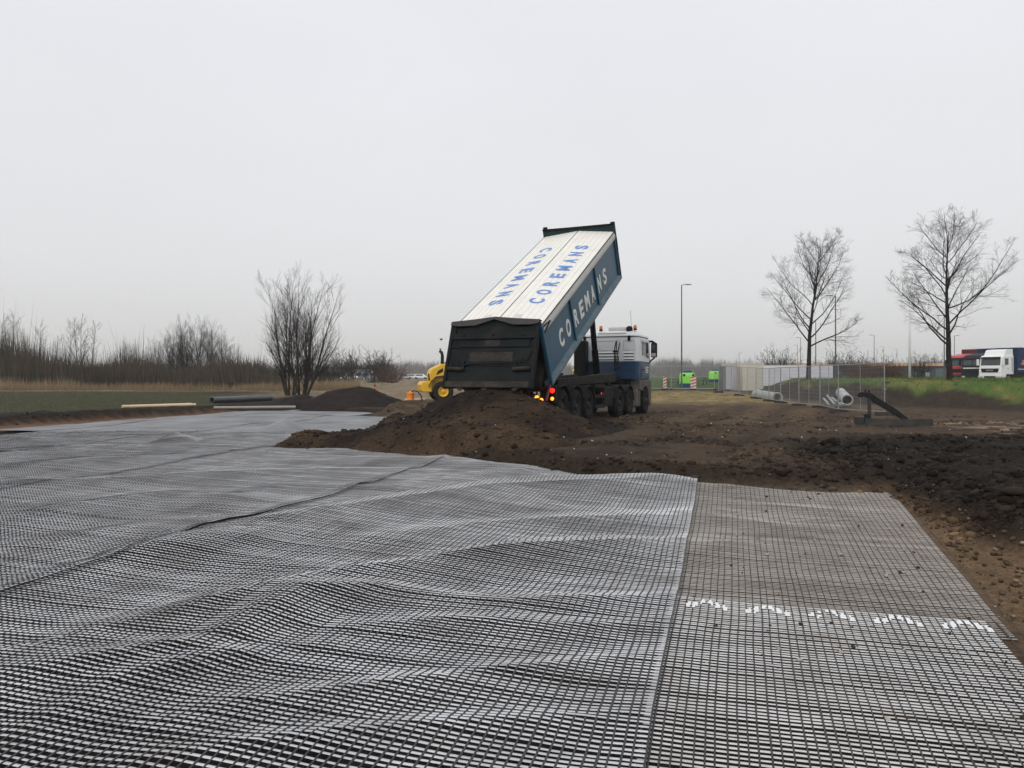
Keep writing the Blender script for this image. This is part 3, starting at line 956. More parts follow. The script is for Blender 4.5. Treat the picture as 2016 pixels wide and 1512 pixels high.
# --- body (its own tilted frame: a forward, y left, n up)
bb = MB()
bb.box(0.02, BL - 0.06, -BW + 0.10, BW - 0.10, 0.00, 0.06)                                   # floor
for s in (-1, 1):
    bb.box(0.10, BL - 0.10, min(s * (BW - 0.07), s * (BW - 0.03)), max(s * (BW - 0.07), s * (BW - 0.03)), 0.02, BH)
bb.prism([(-BW + 0.03, 0.0), (BW - 0.03, 0.0), (BW - 0.03, BH + BC - 0.05), (0, BH + BC + BR - 0.06), (-BW + 0.03, BH + BC - 0.05)], BL - 0.06, BL, 'x')
body = bb.build("tipper_body", M_blue, truck, loc=(0, 0, 1.16), rot=(0, -ALPHA, 0))
for s in (-1, 1):
    y0, y1 = s * (BW - 0.035), s * (BW + 0.012)
    for a in (0.0, 2.46, 5.12, 7.80):                                                        # side posts
        w = 0.14 if a == 0 else 0.12
        MB().prism([(a, 0.02), (a + w, 0.02), (a + w, BH + 0.03), (a, BH + 0.03)], min(y0, s * (BW + 0.022)), max(y0, s * (BW + 0.022)), 'y').build("side_post", M_blue, body, bevel=0.012)
    # sloping sill rail along the bottom edge
    MB().prism([(s * (BW - 0.20), -0.05), (s * (BW + 0.07), -0.03), (s * (BW + 0.075), 0.03), (s * (BW - 0.03), 0.16), (s * (BW - 0.20), 0.05)], -0.01, BL, 'x').build("sill_rail", M_sill, body, bevel=0.01)
    # white band between the blue wall and the cover
    MB().prism([(s * (BW - 0.03), BH), (s * (BW + 0.02), BH), (s * (BW + 0.035), BH + 0.10), (s * (BW + 0.02), BH + BC - 0.015), (s * (BW - 0.03), BH + BC - 0.015)], 0.03, BL - 0.03, 'x').build("white_band", M_band, body, bevel=0.006)
    MB().box(0.03, BL - 0.03, min(s * (BW - 0.02), s * (BW + 0.03)), max(s * (BW - 0.02), s * (BW + 0.03)), BH + BC - 0.014, BH + BC - 0.004).build("edge_strip", M_black, body)
    # the two hinged covers: long profiled panels
    NP = 7
    for i in range(NP):
        ya, yb = s * (0.016 + i * (BW - 0.016) / NP + 0.003), s * (0.016 + (i + 1) * (BW - 0.016) / NP - 0.003)
        na, nb = [BH + BC + BR * (1 - abs(y) / BW) for y in (ya, yb)]
        th = 0.05
        MB().prism([(ya, na - th), (yb, nb - th), (yb, nb), (yb - s * 0.012, nb + 0.008), (ya + s * 0.012, na + 0.008), (ya, na)], 0.06, BL - 0.10, 'x').build("cover_panel", M_cover, body)
    # small hatch plate on each cover
    yh = s * 0.46; nh = BH + BC + BR * (1 - abs(yh) / BW) + 0.010
    sl = -s * BR / BW
    MB().hexa([(0.42, yh - 0.11, nh - 0.11 * sl), (0.62, yh - 0.11, nh - 0.11 * sl), (0.62, yh + 0.11, nh + 0.11 * sl), (0.42, yh + 0.11, nh + 0.11 * sl)],
              [(0.43, yh - 0.10, nh + 0.014 - 0.10 * sl), (0.61, yh - 0.10, nh + 0.014 - 0.10 * sl), (0.61, yh + 0.10, nh + 0.014 + 0.10 * sl), (0.43, yh + 0.10, nh + 0.014 + 0.10 * sl)]).build("hatch_plate", M_band, body)
MB().box(0.05, BL - 0.10, -0.014, 0.014, BH + BC + BR - 0.07, BH + BC + BR - 0.022).build("ridge_gap", M_black, body)
# wind board at the front end, bar above it
wb = MB()
wb.hexa([(BL - 0.12, -BW - 0.05, BH + BC - 0.06), (BL - 0.02, -BW - 0.05, BH + BC - 0.06), (BL - 0.02, BW + 0.05, BH + BC - 0.06), (BL - 0.12, BW + 0.05, BH + BC - 0.06)],
        [(BL - 0.09, -BW - 0.05, BH + BC + 0.24), (BL - 0.02, -BW - 0.05, BH + BC + 0.24), (BL - 0.02, BW + 0.05, BH + BC + 0.24), (BL - 0.09, BW + 0.05, BH + BC + 0.24)])
wb.build("wind_board", mat("dark_green_board", (0.016, 0.04, 0.043), 0.5, var=0.2, vscale=4), body, bevel=0.01)
MB().tube([(BL - 0.10, -BW - 0.06, BH + BC + 0.33), (BL - 0.10, -BW + 0.10, BH + BC + 0.265), (BL - 0.10, 0.4, BH + BC + 0.25), (BL - 0.10, BW + 0.04, BH + BC + 0.25)], 0.035, 8).build("tarp_roll", M_black, body, smooth=True)
for s in (-1, 1):
    MB().box(BL - 0.02, BL + 0.05, min(s * (BW - 0.1), s * (BW + 0.05)), max(s * (BW - 0.1), s * (BW + 0.05)), 0.0, BH + BC + 0.32).build("front_post", M_black, body, bevel=0.01)
    MB().box(BL + 0.05, BL + 0.13, min(s * (BW - 0.2), s * (BW + 0.03)), max(s * (BW - 0.2), s * (BW + 0.03)), BH - 0.45, BH + 0.0).build("ladder_bracket", M_black, body)
for a in np.arange(0.5, 7.6, 0.9):
    MB().box(a, a + 0.1, -BW + 0.2, BW - 0.2, -0.12, 0.0).build("floor_bearer", M_chassis, body)
for s in (-1, 1):
    MB().box(0.1, BL - 0.1, s * 0.42 - 0.06, s * 0.42 + 0.06, -0.20, -0.002).build("body_runner", M_chassis, body)
# lettering
LETTERS = "COREMANS"
for s in (-1, 1):
    for i, ch in enumerate(LETTERS):
        k = i if s < 0 else 7 - i
        a = (1.42, 2.08, 2.86, 3.44, 4.07, 4.72, 5.52, 6.20)[k] if s < 0 else 1.45 + k * 0.68
        me = text_mesh("letter", ch, 0.44 if ch == 'M' else 0.36, 0.53, 0.014, M_lettw, bold=0.03)
        o = link("letter", me, body, loc=(a, s * (BW - 0.024), 0.70 - 0.0), rot=(math.pi / 2, 0, 0 if s < 0 else math.pi))
    for i, ch in enumerate(LETTERS):
        k = i if s < 0 else 7 - i
        a = 1.58 + k * (6.12 - 1.58) / 7
        y = s * 0.62; nn = BH + BC + BR * (1 - abs(y) / BW) + 0.0135
        me = text_mesh("cover_letter", ch, 0.40 if ch == 'M' else 0.34, 0.44, 0.010, M_lettb, bold=0.03)
        link("cover_letter", me, body, loc=(a, y, nn), rot=(math.atan2(BR, BW), 0, 0 if s < 0 else math.pi))

# --- tailgate: hangs from the top rear edge, pushed out by the load
gx0, gz0, gx1, gz1 = -0.80 + 0.00, 1.16 + 1.50, -1.32, 1.02
GLEN = math.hypot(gx1 - gx0, gz1 - gz0)
GROT = math.atan2(gx0 - gx1, gz0 - gz1)
g = MB(); g.box(-0.06, 0.0, -1.20, 1.20, -GLEN, 0.0)
gate = g.build("tailgate", M_gate, truck, loc=(gx0, 0, gz0), rot=(0, GROT, 0), bevel=0.006)
for s in (-1, 1):
    MB().box(-0.13, 0.03, min(s * 1.19, s * 1.27), max(s * 1.19, s * 1.27), -GLEN, 0.10).build("gate_edge", M_gate, gate, bevel=0.01)
    MB().box(-0.11, 0.10, min(s * 1.10, s * 1.22), max(s * 1.10, s * 1.22), -0.32, 0.04).build("hinge_block", M_black, gate, bevel=0.012)
    MB().beam((-0.10, s * 1.16, -0.05), (-0.08, s * 1.02, -0.62), 0.05, 0.03).build("gusset", M_gate, gate)
MB().box(-0.115, -0.05, -1.19, 1.19, -0.38, -0.22).build("upper_rail", M_gate, gate, bevel=0.012)
MB().box(-0.10, -0.055, -1.19, 1.19, -0.60, -0.57).build("crease", M_gate, gate)
MB().box(-0.085, -0.055, -1.19, 1.19, -1.12, -1.07).build("crease", M_gate, gate)
MB().box(-0.14, -0.05, -1.19, 1.19, -GLEN, -GLEN + 0.17).build("bottom_rail", M_gatelow, gate, bevel=0.02)
for y in (-0.85, 0.0, 0.85):
    MB().lathe([(0.0, -0.145), (0.035, -0.145), (0.04, -0.11)], 10, 'x', (0, y, -0.27)).build("rivet", M_black, gate)
MB().box(-0.075, -0.055, -0.62, 0.62, -1.0, -0.74).build("dusty_plate", M_gatelow, gate, bevel=0.01)
MB().box(-0.07, -0.055, -0.20, 0.22, -0.56, -0.40).build("sign_plate", M_gatelow, gate, bevel=0.01)
MB().tube([(-0.10, 1.10, -1.20), (-0.10, 0.5, -1.07), (-0.10, -0.5, -1.06), (-0.10, -1.05, -1.02), (-0.10, -1.15, -0.7)], 0.014, 6).build("hose_line", M_black, gate)
for s in (-1, 1):
    MB().tube([(-0.12, s * 0.70, -1.22), (-0.12, s * 1.17, -1.20)], 0.055, 10).build("lock_cylinder", M_gatelow, gate, smooth=True)
    lp = [(-0.13, s * 0.95 + 0.13 * math.cos(t), -1.17 + 0.22 * math.sin(t)) for t in np.linspace(0, math.pi, 9)]
    MB().tube(lp, 0.012, 5).build("hose_loop", M_black, gate)
    MB().box(-0.12, -0.05, s * 0.74 - 0.02, s * 0.74 + 0.02, -1.2, -0.98).build("bracket", M_gate, gate)
for y in (-0.8, 0.05, 0.75):
    MB().prism([(y - 0.09, -GLEN), (y + 0.09, -GLEN), (y + 0.04, -GLEN - 0.07), (y - 0.04, -GLEN - 0.07)], -0.11, -0.07, 'x').build("latch_hook", M_gatelow, gate)
# hood over the gap between cover and gate, gable shaped
hd = MB()
ypts = [-1.27, -1.05, -0.55, 0.0, 0.55, 1.05, 1.27]
up_ = [0.16, 0.175, 0.215, 0.27, 0.215, 0.175, 0.16]
lowp = [0.02, -0.02, -0.01, 0.155, -0.01, -0.02, 0.02]
vs, fs = [], []
for y, u_, l_ in zip(ypts, up_, lowp):
    vs += [(0.06, y, u_), (-0.13, y, u_ - 0.03), (-0.165, y, l_), (-0.14, y, l_ + 0.0)]
for i in range(6):
    for k in range(3):
        fs.append((i * 4 + k, i * 4 + k + 1, i * 4 + 4 + k + 1, i * 4 + 4 + k))
hd.add(vs, fs)
ho = hd.build("rear_hood", M_hood, gate)
so = ho.modifiers.new("thick", 'SOLIDIFY'); so.thickness = 0.02
# gable infill below the hood
MB().prism([(-1.2, 0.0), (1.2, 0.0), (1.2, 0.10), (0, 0.22), (-1.2, 0.10)], -0.06, -0.02, 'x').build("gable_plate", M_gate, gate)

# --- rear frame of the body (open end) and hydraulic hose bow
MB().beam((0.0, -BW - 0.02, 0.0), (0.0, -BW - 0.02, BH + BC), 0.10, 0.10, (1, 0, 0)).build("rear_frame", M_blue, body, bevel=0.01)
MB().beam((0.0, BW + 0.02, 0.0), (0.0, BW + 0.02, BH + BC), 0.10, 0.10, (1, 0, 0)).build("rear_frame", M_blue, body, bevel=0.01)
MB().tube([(0.05, -BW - 0.05, BH + 0.02), (0.50, -BW - 0.10, BH + 0.20), (0.05, -BW - 0.06, BH + BC - 0.04)], 0.025, 6).build("gate_arm", M_black, body)

# --- trailer chassis
for s in (-1, 1):
    MB().prism([(0.0, 0.92), (2.6, 0.98), (7.2, 1.22), (7.25, 1.30), (7.25, 1.54), (2.6, 1.28), (0.0, 1.10)], s * 0.45 - 0.07, s * 0.45 + 0.07, 'y').build("chassis_beam", M_chassis, truck, bevel=0.012)
    MB().prism([(1.2, 1.10), (7.2, 1.25), (7.2, 1.57), (1.2, 1.30)], s * 0.98 - 0.05, s * 0.98 + 0.05, 'y').build("side_beam", M_chassis, truck, bevel=0.012)
for x in (0.1, 1.7, 2.95, 4.2, 5.6, 7.1):
    z = 1.0 + max(0, x - 2) * 0.05
    MB().box(x - 0.06, x + 0.06, -1.0, 1.0, z, z + 0.16).build("cross_member", M_chassis, truck)
MB().tube([(0.0, -1.1, 1.12), (0.0, 1.1, 1.12)], 0.07, 12).build("tipping_pivot", M_black, truck)
# rear cross beam with lamps, legs and reflector posts
MB().box(-0.30, -0.16, -1.20, 1.20, 0.62, 0.78).build("bumper_beam", M_black, truck, bevel=0.01)
for s in (-1, 1):
    MB().beam((0.02, s * 1.22, 1.12), (-0.28, s * 1.22, 0.70), 0.05, 0.08).build("reflector_post", M_redref, truck, bevel=0.008)
    MB().box(-0.2, 0.0, s * 0.6 - 0.05, s * 0.6 + 0.05, 0.6, 1.1).build("bumper_leg", M_black, truck)
    MB().box(0.34, 0.48, s * 1.08 - 0.18, s * 1.08 + 0.16, 0.64, 1.08).build("lamp_box", M_black, truck, bevel=0.01)
    MB().lathe([(0.0, 0.30), (0.055, 0.305), (0.07, 0.34)], 14, 'x', (0, s * 1.17, 0.98)).build("tail_lamp", M_redlit, truck, smooth=True)
    MB().lathe([(0.0, 0.30), (0.035, 0.305), (0.05, 0.34)], 14, 'x', (0, s * 1.17, 0.76)).build("indicator_lamp", M_amblit, truck, smooth=True)
for y, z in ((-1.10, 0.73), (-0.97, 0.80)):
    MB().lathe([(0.0, -0.345), (0.04, -0.34), (0.055, -0.30)], 14, 'x', (0, y, z)).build("indicator_lamp", M_amblit, truck, smooth=True)

# --- wheels
def tyre_mb(R, W, rim):
    t = MB()
    h = W / 2
    t.lathe([(rim, -h * 0.75), (rim + 0.03, -h * 0.95), (R - 0.10, -h), (R - 0.03, -h * 0.92), (R - 0.008, -h * 0.75), (R, -h * 0.4), (R, h * 0.4),
             (R - 0.008, h * 0.75), (R - 0.03, h * 0.92), (R - 0.10, h), (rim + 0.03, h * 0.95), (rim, h * 0.75)], 36, 'y')
    for k in range(36):                       # tread blocks
        a = 2 * math.pi * (k + 0.5) / 36
        c, s_ = math.cos(a), math.sin(a)
        for sy in (-1, 1):
            y0, y1 = sorted((sy * h * 0.15, sy * h * 0.8))
            p = [((R - 0.01) * c - tt * s_, (R - 0.01) * s_ + tt * c) for tt in (-0.028, 0.028)]
            q = [((R + 0.012) * c - tt * s_, (R + 0.012) * s_ + tt * c) for tt in (-0.022, 0.022)]
            t.hexa([(p[0][0], y0, p[0][1]), (p[1][0], y0, p[1][1]), (p[1][0], y1, p[1][1]), (p[0][0], y1, p[0][1])],
                   [(q[0][0], y0, q[0][1]), (q[1][0], y0, q[1][1]), (q[1][0], y1, q[1][1]), (q[0][0], y1, q[0][1])])
    return t


WR = 0.51
ty_mesh = tyre_mb(WR - 0.012, 0.36, 0.30).mesh("tyre", M_tyre, smooth=False)
rim_in = MB().lathe([(0.31, -0.15), (0.29, -0.17), (0.27, -0.13), (0.24, -0.03), (0.15, 0.0), (0.13, -0.06), (0.0, -0.07)], 24, 'y').mesh("wheel", M_rim, smooth=True)
rim_out = MB().lathe([(0.31, -0.15), (0.29, -0.17), (0.27, -0.13), (0.25, -0.06), (0.16, -0.12), (0.13, -0.20), (0.0, -0.21)], 24, 'y').mesh("wheel", M_rim, smooth=True)
hub_me = MB().lathe([(0.12, -0.05), (0.11, -0.14), (0.07, -0.17), (0.0, -0.17)], 14, 'y').mesh("hub", M_rim, smooth=True)
nut = MB()
for k in range(10):
    a = 2 * math.pi * k / 10
    nut.lathe([(0.014, -0.03), (0.014, -0.10), (0.0, -0.10)], 6, 'y', (0.19 * math.cos(a), 0, 0.19 * math.sin(a)))
nut_me = nut.mesh("wheel_nuts", M_steel)
WHEELS = [(1.12, 'in'), (2.32, 'in'), (3.53, 'in'), (7.15, 'in'), (8.54, 'in'), (11.05, 'out')]
for x, kind in WHEELS:
    for s in (-1, 1):
        w = link("wheel", rim_in if kind == 'in' else rim_out, truck, loc=(x, s * 1.05, WR - 0.01), rot=(0, random.uniform(0, 6), 0 if s < 0 else math.pi))
        link("tyre", ty_mesh, w)
        if kind == 'in':
            link("hub", hub_me, w)
        nn_ = link("wheel_nuts", nut_me, w); tag(nn_, kind="stuff")
for x in (1.12, 2.32, 3.53, 7.15, 8.54):
    MB().tube([(x, -0.95, WR), (x, 0.95, WR)], 0.09, 10).build("axle", M_chassis, truck)
# mudguards, one arch per wheel
def arch(x, R, a0, a1, w0, w1, n=14):
    m = MB(); vs, fs = [], []
    for i in range(n + 1):
        a = math.radians(a0 + (a1 - a0) * i / n)
        for r in (R, R + 0.025):
            for y in (w0, w1):
                vs.append((x + r * math.cos(a), y, WR + r * math.sin(a)))
    for i in range(n):
        b = i * 4
        fs += [(b, b + 4, b + 5, b + 1), (b + 2, b + 3, b + 7, b + 6), (b, b + 2, b + 6, b + 4), (b + 1, b + 5, b + 7, b + 3)]
    fs += [(0, 1, 3, 2), (n * 4, n * 4 + 2, n * 4 + 3, n * 4 + 1)]
    # outer lip
    return m.add(vs, fs)


for s in (-1, 1):
    for x in (1.12, 2.32, 3.53):
        arch(x, 0.595, 22, 158, min(s * 0.84, s * 1.24), max(s * 0.84, s * 1.24)).build("mudguard", M_fender, truck, bevel=0.006)
    for x in (7.15, 8.54):
        arch(x, 0.62, 40 if x < 8 else 5, 165 if x < 8 else 140, min(s * 0.80, s * 1.22), max(s * 0.80, s * 1.22)).build("mudguard", M_fender, truck, bevel=0.006)
    # side guard ladder between the axle groups
    for z in (1.10, 0.78, 0.45):
        MB().box(4.15, 5.25, min(s * 1.18, s * 1.22), max(s * 1.18, s * 1.22), z - 0.055, z + 0.055).build("side_guard_bar", M_fender, truck, bevel=0.006)
    for x in (4.25, 5.15):
        MB().box(x - 0.03, x + 0.03, min(s * 1.14, s * 1.18), max(s * 1.14, s * 1.18), 0.4, 1.2).build("side_guard_post", M_black, truck)
    # equipment box and landing leg behind the guard, tractor tail
    MB().box(5.40, 6.42, min(s * 0.62, s * 1.15), max(s * 0.62, s * 1.15), 0.42, 1.08).build("equipment_box", M_black, truck, bevel=0.02)
    MB().box(4.6, 4.76, s * 0.75 - 0.07, s * 0.75 + 0.07, 0.12, 1.1).build("landing_leg", M_chassis, truck)
    MB().box(6.43, 6.47, s * 1.0 - 0.14, s * 1.0 + 0.14, 0.80, 0.93).build("tractor_tail_lamp", M_redref, truck)
for y, z in ((-0.66, 0.86), (-1.08, 0.86)):
    MB().lathe([(0.0, 5.345), (0.03, 5.35), (0.042, 5.40)], 12, 'x', (0, y, z)).build("tractor_tail_lamp", M_redlit, truck, smooth=True)
# tractor frame, fifth wheel, tank
for s in (-1, 1):
    MB().box(6.2, 11.9, s * 0.40 - 0.05, s * 0.40 + 0.05, 0.72, 0.98).build("tractor_frame", M_black, truck)
    MB().box(9.20, 10.35, min(s * 0.58, s * 1.18), max(s * 0.58, s * 1.18), 0.30, 0.98).build("fuel_tank", M_cablow, truck, bevel=0.07)
    for x in (9.45, 10.05):
        MB().box(x - 0.03, x + 0.03, min(s * 0.57, s * 1.19), max(s * 0.57, s * 1.19), 0.29, 0.99).build("tank_strap", M_black, truck, bevel=0.07)
MB().lathe([(0.0, 1.0), (0.5, 1.0), (0.52, 1.1), (0.0, 1.12)], 20, 'z', (7.85, 0, 0)).build("fifth_wheel", M_black, truck)
MB().box(9.65, 11.8, -0.62, 0.62, 0.62, 1.355).build("gearbox", M_black, truck, bevel=0.05)
MB().box(8.9, 9.7, -0.9, 0.9, 0.62, 1.05).build("air_tanks", M_black, truck, bevel=0.05)
# lifting ram
MB().tube([(8.42, 0, 1.25), (8.05, 0, 2.42), (8.05, 0, 2.421)], 0.125, 14).build("ram_base", M_black, truck, smooth=True)
MB().tube([(8.06, 0, 2.40), (7.70, 0, 3.55)], 0.105, 14).build("ram_stage", M_black, truck, smooth=True)
MB().tube([(7.71, 0, 3.52), (7.36, 0, 4.65)], 0.088, 14).build("ram_stage", M_black, truck, smooth=True)
MB().box(7.15, 7.5, -0.2, 0.2, 4.55, 4.75).build("ram_head", M_black, truck)
MB().box(8.2, 8.6, -0.45, 0.45, 1.05, 1.30).build("ram_cradle", M_black, truck)

# --- cab
C0, C1 = 9.80, 11.98
def cab_ring(z, inset=0.0, back=0.0, front=0.0):
    y = 1.22 - inset
    return [(C0 + back, -y + 0.10), (C0 + back, y - 0.10), (C0 + 0.10 + back, y), (C1 - 0.30 - front, y), (C1 - front, y - 0.25), (C1 - front, -y + 0.25), (C1 - 0.30 - front, -y), (C0 + 0.10 + back, -y)]


def loft(rings):
    m = MB(); vs, fs = [], []
    n = len(rings[0][0])
    for ring, z in rings:
        vs += [(x, y, z) for x, y in ring]
    for i in range(len(rings) - 1):
        for k in range(n):
            fs.append((i * n + k, i * n + (k + 1) % n, (i + 1) * n + (k + 1) % n, (i + 1) * n + k))
    fs += [tuple(range(n)), tuple((len(rings) - 1) * n + k for k in range(n))]
    return m.add(vs, fs)


cab = loft([(cab_ring(2.06), 2.06), (cab_ring(2.7, 0.01), 2.7), (cab_ring(3.03, 0.04, 0.01, 0.10), 3.03)]).build("cab", M_cabw, truck, bevel=0.02)
loft([(cab_ring(1.36, 0.02), 1.36), (cab_ring(2.055), 2.055)]).build("cab_lower_body", M_cabb, cab, bevel=0.02)
loft([(cab_ring(3.035, 0.02, -0.02, 0.08), 3.035), (cab_ring(3.12, 0.05, 0.0, 0.12), 3.12), (cab_ring(3.25, 0.16, 0.22, 0.30), 3.25), (cab_ring(3.30, 0.35, 0.45, 0.5), 3.30)]).build("cab_roof", M_cabw, cab, bevel=0.025)
loft([(cab_ring(3.0, 0.025, -0.012, 0.09), 3.022), (cab_ring(3.0, 0.025, -0.012, 0.09), 3.034)]).build("roof_seam", M_black, cab)
MB().box(C0 + 0.02, C0 + 0.36, -0.72, 0.42, 3.14, 3.19).build("roof_panel", M_band, cab, bevel=0.01)
# apron and front wheel arch (visible side and the other)
for s in (-1, 1):
    pr = [(10.02, 0.98), (10.02, 1.34), (C1, 1.34), (C1 + 0.02, 0.95), (C1 + 0.02, 0.30), (11.74, 0.30)] + [(11.05 + 0.60 * math.cos(t), WR + 0.60 * math.sin(t)) for t in np.linspace(-0.05, math.pi - 0.75, 12)]
    MB().prism(pr, min(s * 0.86, s * 1.21), max(s * 0.86, s * 1.21), 'y').build("wheel_apron", M_cablow, cab, bevel=0.012)
    # pressed panels and louvres on the rear wall
MB().box(C1 - 0.28, C1 + 0.03, -1.18, 1.18, 0.30, 0.95).build("bumper", M_cablow, cab, bevel=0.03)
for y0, y1 in ((-1.06, -0.62), (-0.48, 0.62)):
    fr = MB()
    for (a, b, c, d) in ((y0, y1, 2.86, 2.885), (y0, y1, 2.50, 2.515), (y0, y0 + 0.02, 2.50, 2.885), (y1 - 0.02, y1, 2.50, 2.885)):
        fr.box(C0 - 0.012, C0 + 0.01, a, b, c, d)
    fr.build("pressed_frame", M_band, cab, bevel=0.004)
    for z in (2.42, 2.30, 2.18):
        MB().prism([(C0 + 0.01, z - 0.035), (C0 - 0.03, z - 0.03), (C0 + 0.01, z + 0.035)], y0 + 0.03, y1 - 0.03, 'y').build("louvre", M_cabw, cab)
        MB().box(C0 - 0.022, C0 + 0.005, y0 + 0.03, y1 - 0.03, z - 0.055, z - 0.036).build("louvre_painted_shadow", M_black, cab)  # black strip put in as the shadow below each louvre
for y0, y1 in ((-1.0, -0.65), (-0.40, 0.0)):
    MB().box(C0 - 0.012, C0 + 0.01, y0, y1, 1.72, 1.88).build("lower_pressing", M_cabb, cab, bevel=0.01)
MB().box(C0 - 0.03, C0 + 0.01, -0.42, -0.20, 2.42, 2.48).build("rear_handle", M_black, cab, bevel=0.006)
for y in (-0.85, 0.95):
    MB().box(C0 - 0.06, C0 + 0.02, y - 0.05, y + 0.05, 2.86, 3.06).build("work_lamp", M_black, cab, bevel=0.015)
# doors, windows, mirrors
for s in (-1, 1):
    d = MB().box(10.30, 11.60, min(s * 1.215, s * 1.232), max(s * 1.215, s * 1.232), 2.065, 2.94).build("door", M_cabw, cab, bevel=0.008)
    MB().prism([(10.40, 2.34), (11.45, 2.22), (11.30, 2.86), (10.40, 2.86)], min(s * 1.225, s * 1.238), max(s * 1.225, s * 1.238), 'y').build("door_window", M_glass, d)
    MB().box(10.36, 10.40, min(s * 1.225, s * 1.245), max(s * 1.225, s * 1.245), 2.30, 2.88).build("window_seal", M_black, d)
    MB().box(10.30, 11.62, min(s * 1.205, s * 1.226), max(s * 1.205, s * 1.226), 1.42, 2.045).build("lower_door", M_cabb, cab, bevel=0.008)
    for k, (w_, z) in enumerate(((0.5, 1.86), (0.38, 1.79), (0.5, 1.72), (0.42, 1.65))):
        MB().box(10.95, 10.95 + w_, min(s * 1.225, s * 1.232), max(s * 1.225, s * 1.232), z - 0.018, z + 0.018).build("small_white_lettering", M_lettw, cab)
    MB().box(10.42, 10.60, min(s * 1.224, s * 1.245), max(s * 1.224, s * 1.245), 1.72, 1.78).build("door_handle", M_black, cab)
    mir = MB().hexa([(11.85, s * 1.36 - 0.10, 2.28), (12.03, s * 1.36 - 0.10, 2.28), (12.03, s * 1.36 + 0.14 * 1, 2.28), (11.85, s * 1.36 + 0.14, 2.28)],
                    [(11.87, s * 1.36 - 0.10, 2.88), (12.03, s * 1.36 - 0.10, 2.88), (12.03, s * 1.36 + 0.14, 2.88), (11.87, s * 1.36 + 0.14, 2.88)]).build("mirror", M_black, cab, bevel=0.035)
    MB().box(11.842, 11.856, s * 1.36 - 0.07, s * 1.36 + 0.11, 2.55, 2.82).build("mirror_glass", M_glass, mir)
    MB().box(11.842, 11.856, s * 1.36 - 0.07, s * 1.36 + 0.11, 2.32, 2.46).build("mirror_glass", M_chrome, mir)
    MB().tube([(11.55, s * 1.20, 2.92), (11.78, s * 1.30, 2.93), (11.95, s * 1.38, 2.86)], 0.045, 8).build("mirror_arm", M_black, mir)
    MB().tube([(11.58, s * 1.22, 2.05), (11.75, s * 1.27, 2.16), (11.93, s * 1.36, 2.26)], 0.035, 8).build("mirror_arm", M_black, mir)
    MB().tube([(11.60, s * 1.215, 2.05), (11.58, s * 1.215, 2.45), (11.56, s * 1.2, 2.9)], 0.028, 6).build("window_pillar", M_black, cab)
MB().box(11.70, 11.985, -1.0, 1.0, 2.10, 2.90).build("windscreen", M_glass, cab, bevel=0.05)
# air intake stack and exhaust behind the cab
MB().box(9.15, 9.62, 0.72, 1.20, 1.25, 2.86).build("intake_stack", M_black, truck, bevel=0.05)
MB().box(9.10, 9.62, -0.2, 0.72, 1.00, 1.55).build("battery_box", M_black, truck, bevel=0.03)
# roof equipment
MB().box(10.2, 10.75, -0.60, 0.10, 3.29, 3.44).build("roof_cooler", M_band, cab, bevel=0.04)
MB().lathe([(0.13, 3.26), (0.13, 3.34), (0.12, 3.40), (0.07, 3.45), (0.0, 3.46)], 16, 'z', (10.1, -0.78, 0)).build("horn_dome", M_black, cab, smooth=True)
for y in (-1.02, 0.36):
    b_ = MB().lathe([(0.07, 3.28), (0.07, 3.34), (0.06, 3.35)], 12, 'z', (10.05, y, 0)).build("beacon", M_black, cab, smooth=True)
    MB().lathe([(0.058, 3.34), (0.065, 3.37), (0.063, 3.46), (0.045, 3.485), (0.0, 3.49)], 14, 'z', (10.05, y, 0)).build("beacon_lens", M_amber, b_, smooth=True)
MB().tube([(10.05, -0.88, 3.28), (10.02, -0.84, 4.05)], 0.006, 5).build("aerial", M_black, cab)
# air and hydraulic hoses between cab and trailer
for y, pts in ((-0.30, [(9.75, 1.7), (9.45, 2.45), (9.55, 2.85), (9.2, 2.2), (8.95, 1.75)]), (-0.42, [(9.75, 1.75), (9.6, 2.2), (9.35, 2.05), (9.0, 1.6), (8.8, 1.5)]),
               (-0.55, [(9.6, 1.1), (9.3, 1.25), (9.1, 1.5), (8.7, 1.35), (8.3, 1.45)]), (-0.50, [(9.7, 2.78), (9.2, 2.35), (8.8, 1.9)])):
    P = [Vector((x, y - 0.06 * i, z)) for i, (x, z) in enumerate(pts)]
    sm = []
    for i in range(len(P) - 1):
        p0, p1, p2, p3 = P[max(i - 1, 0)], P[i], P[i + 1], P[min(i + 2, len(P) - 1)]
        for t in np.linspace(0, 1, 6)[:-1]:
            sm.append(0.5 * ((2 * p1) + (p2 - p0) * t + (2 * p0 - 5 * p1 + 4 * p2 - p3) * t * t + (3 * p1 - p0 - 3 * p2 + p3) * t ** 3))
    sm.append(P[-1])
    MB().tube(sm, 0.020, 6).build("air_hose", M_black, truck, smooth=True)
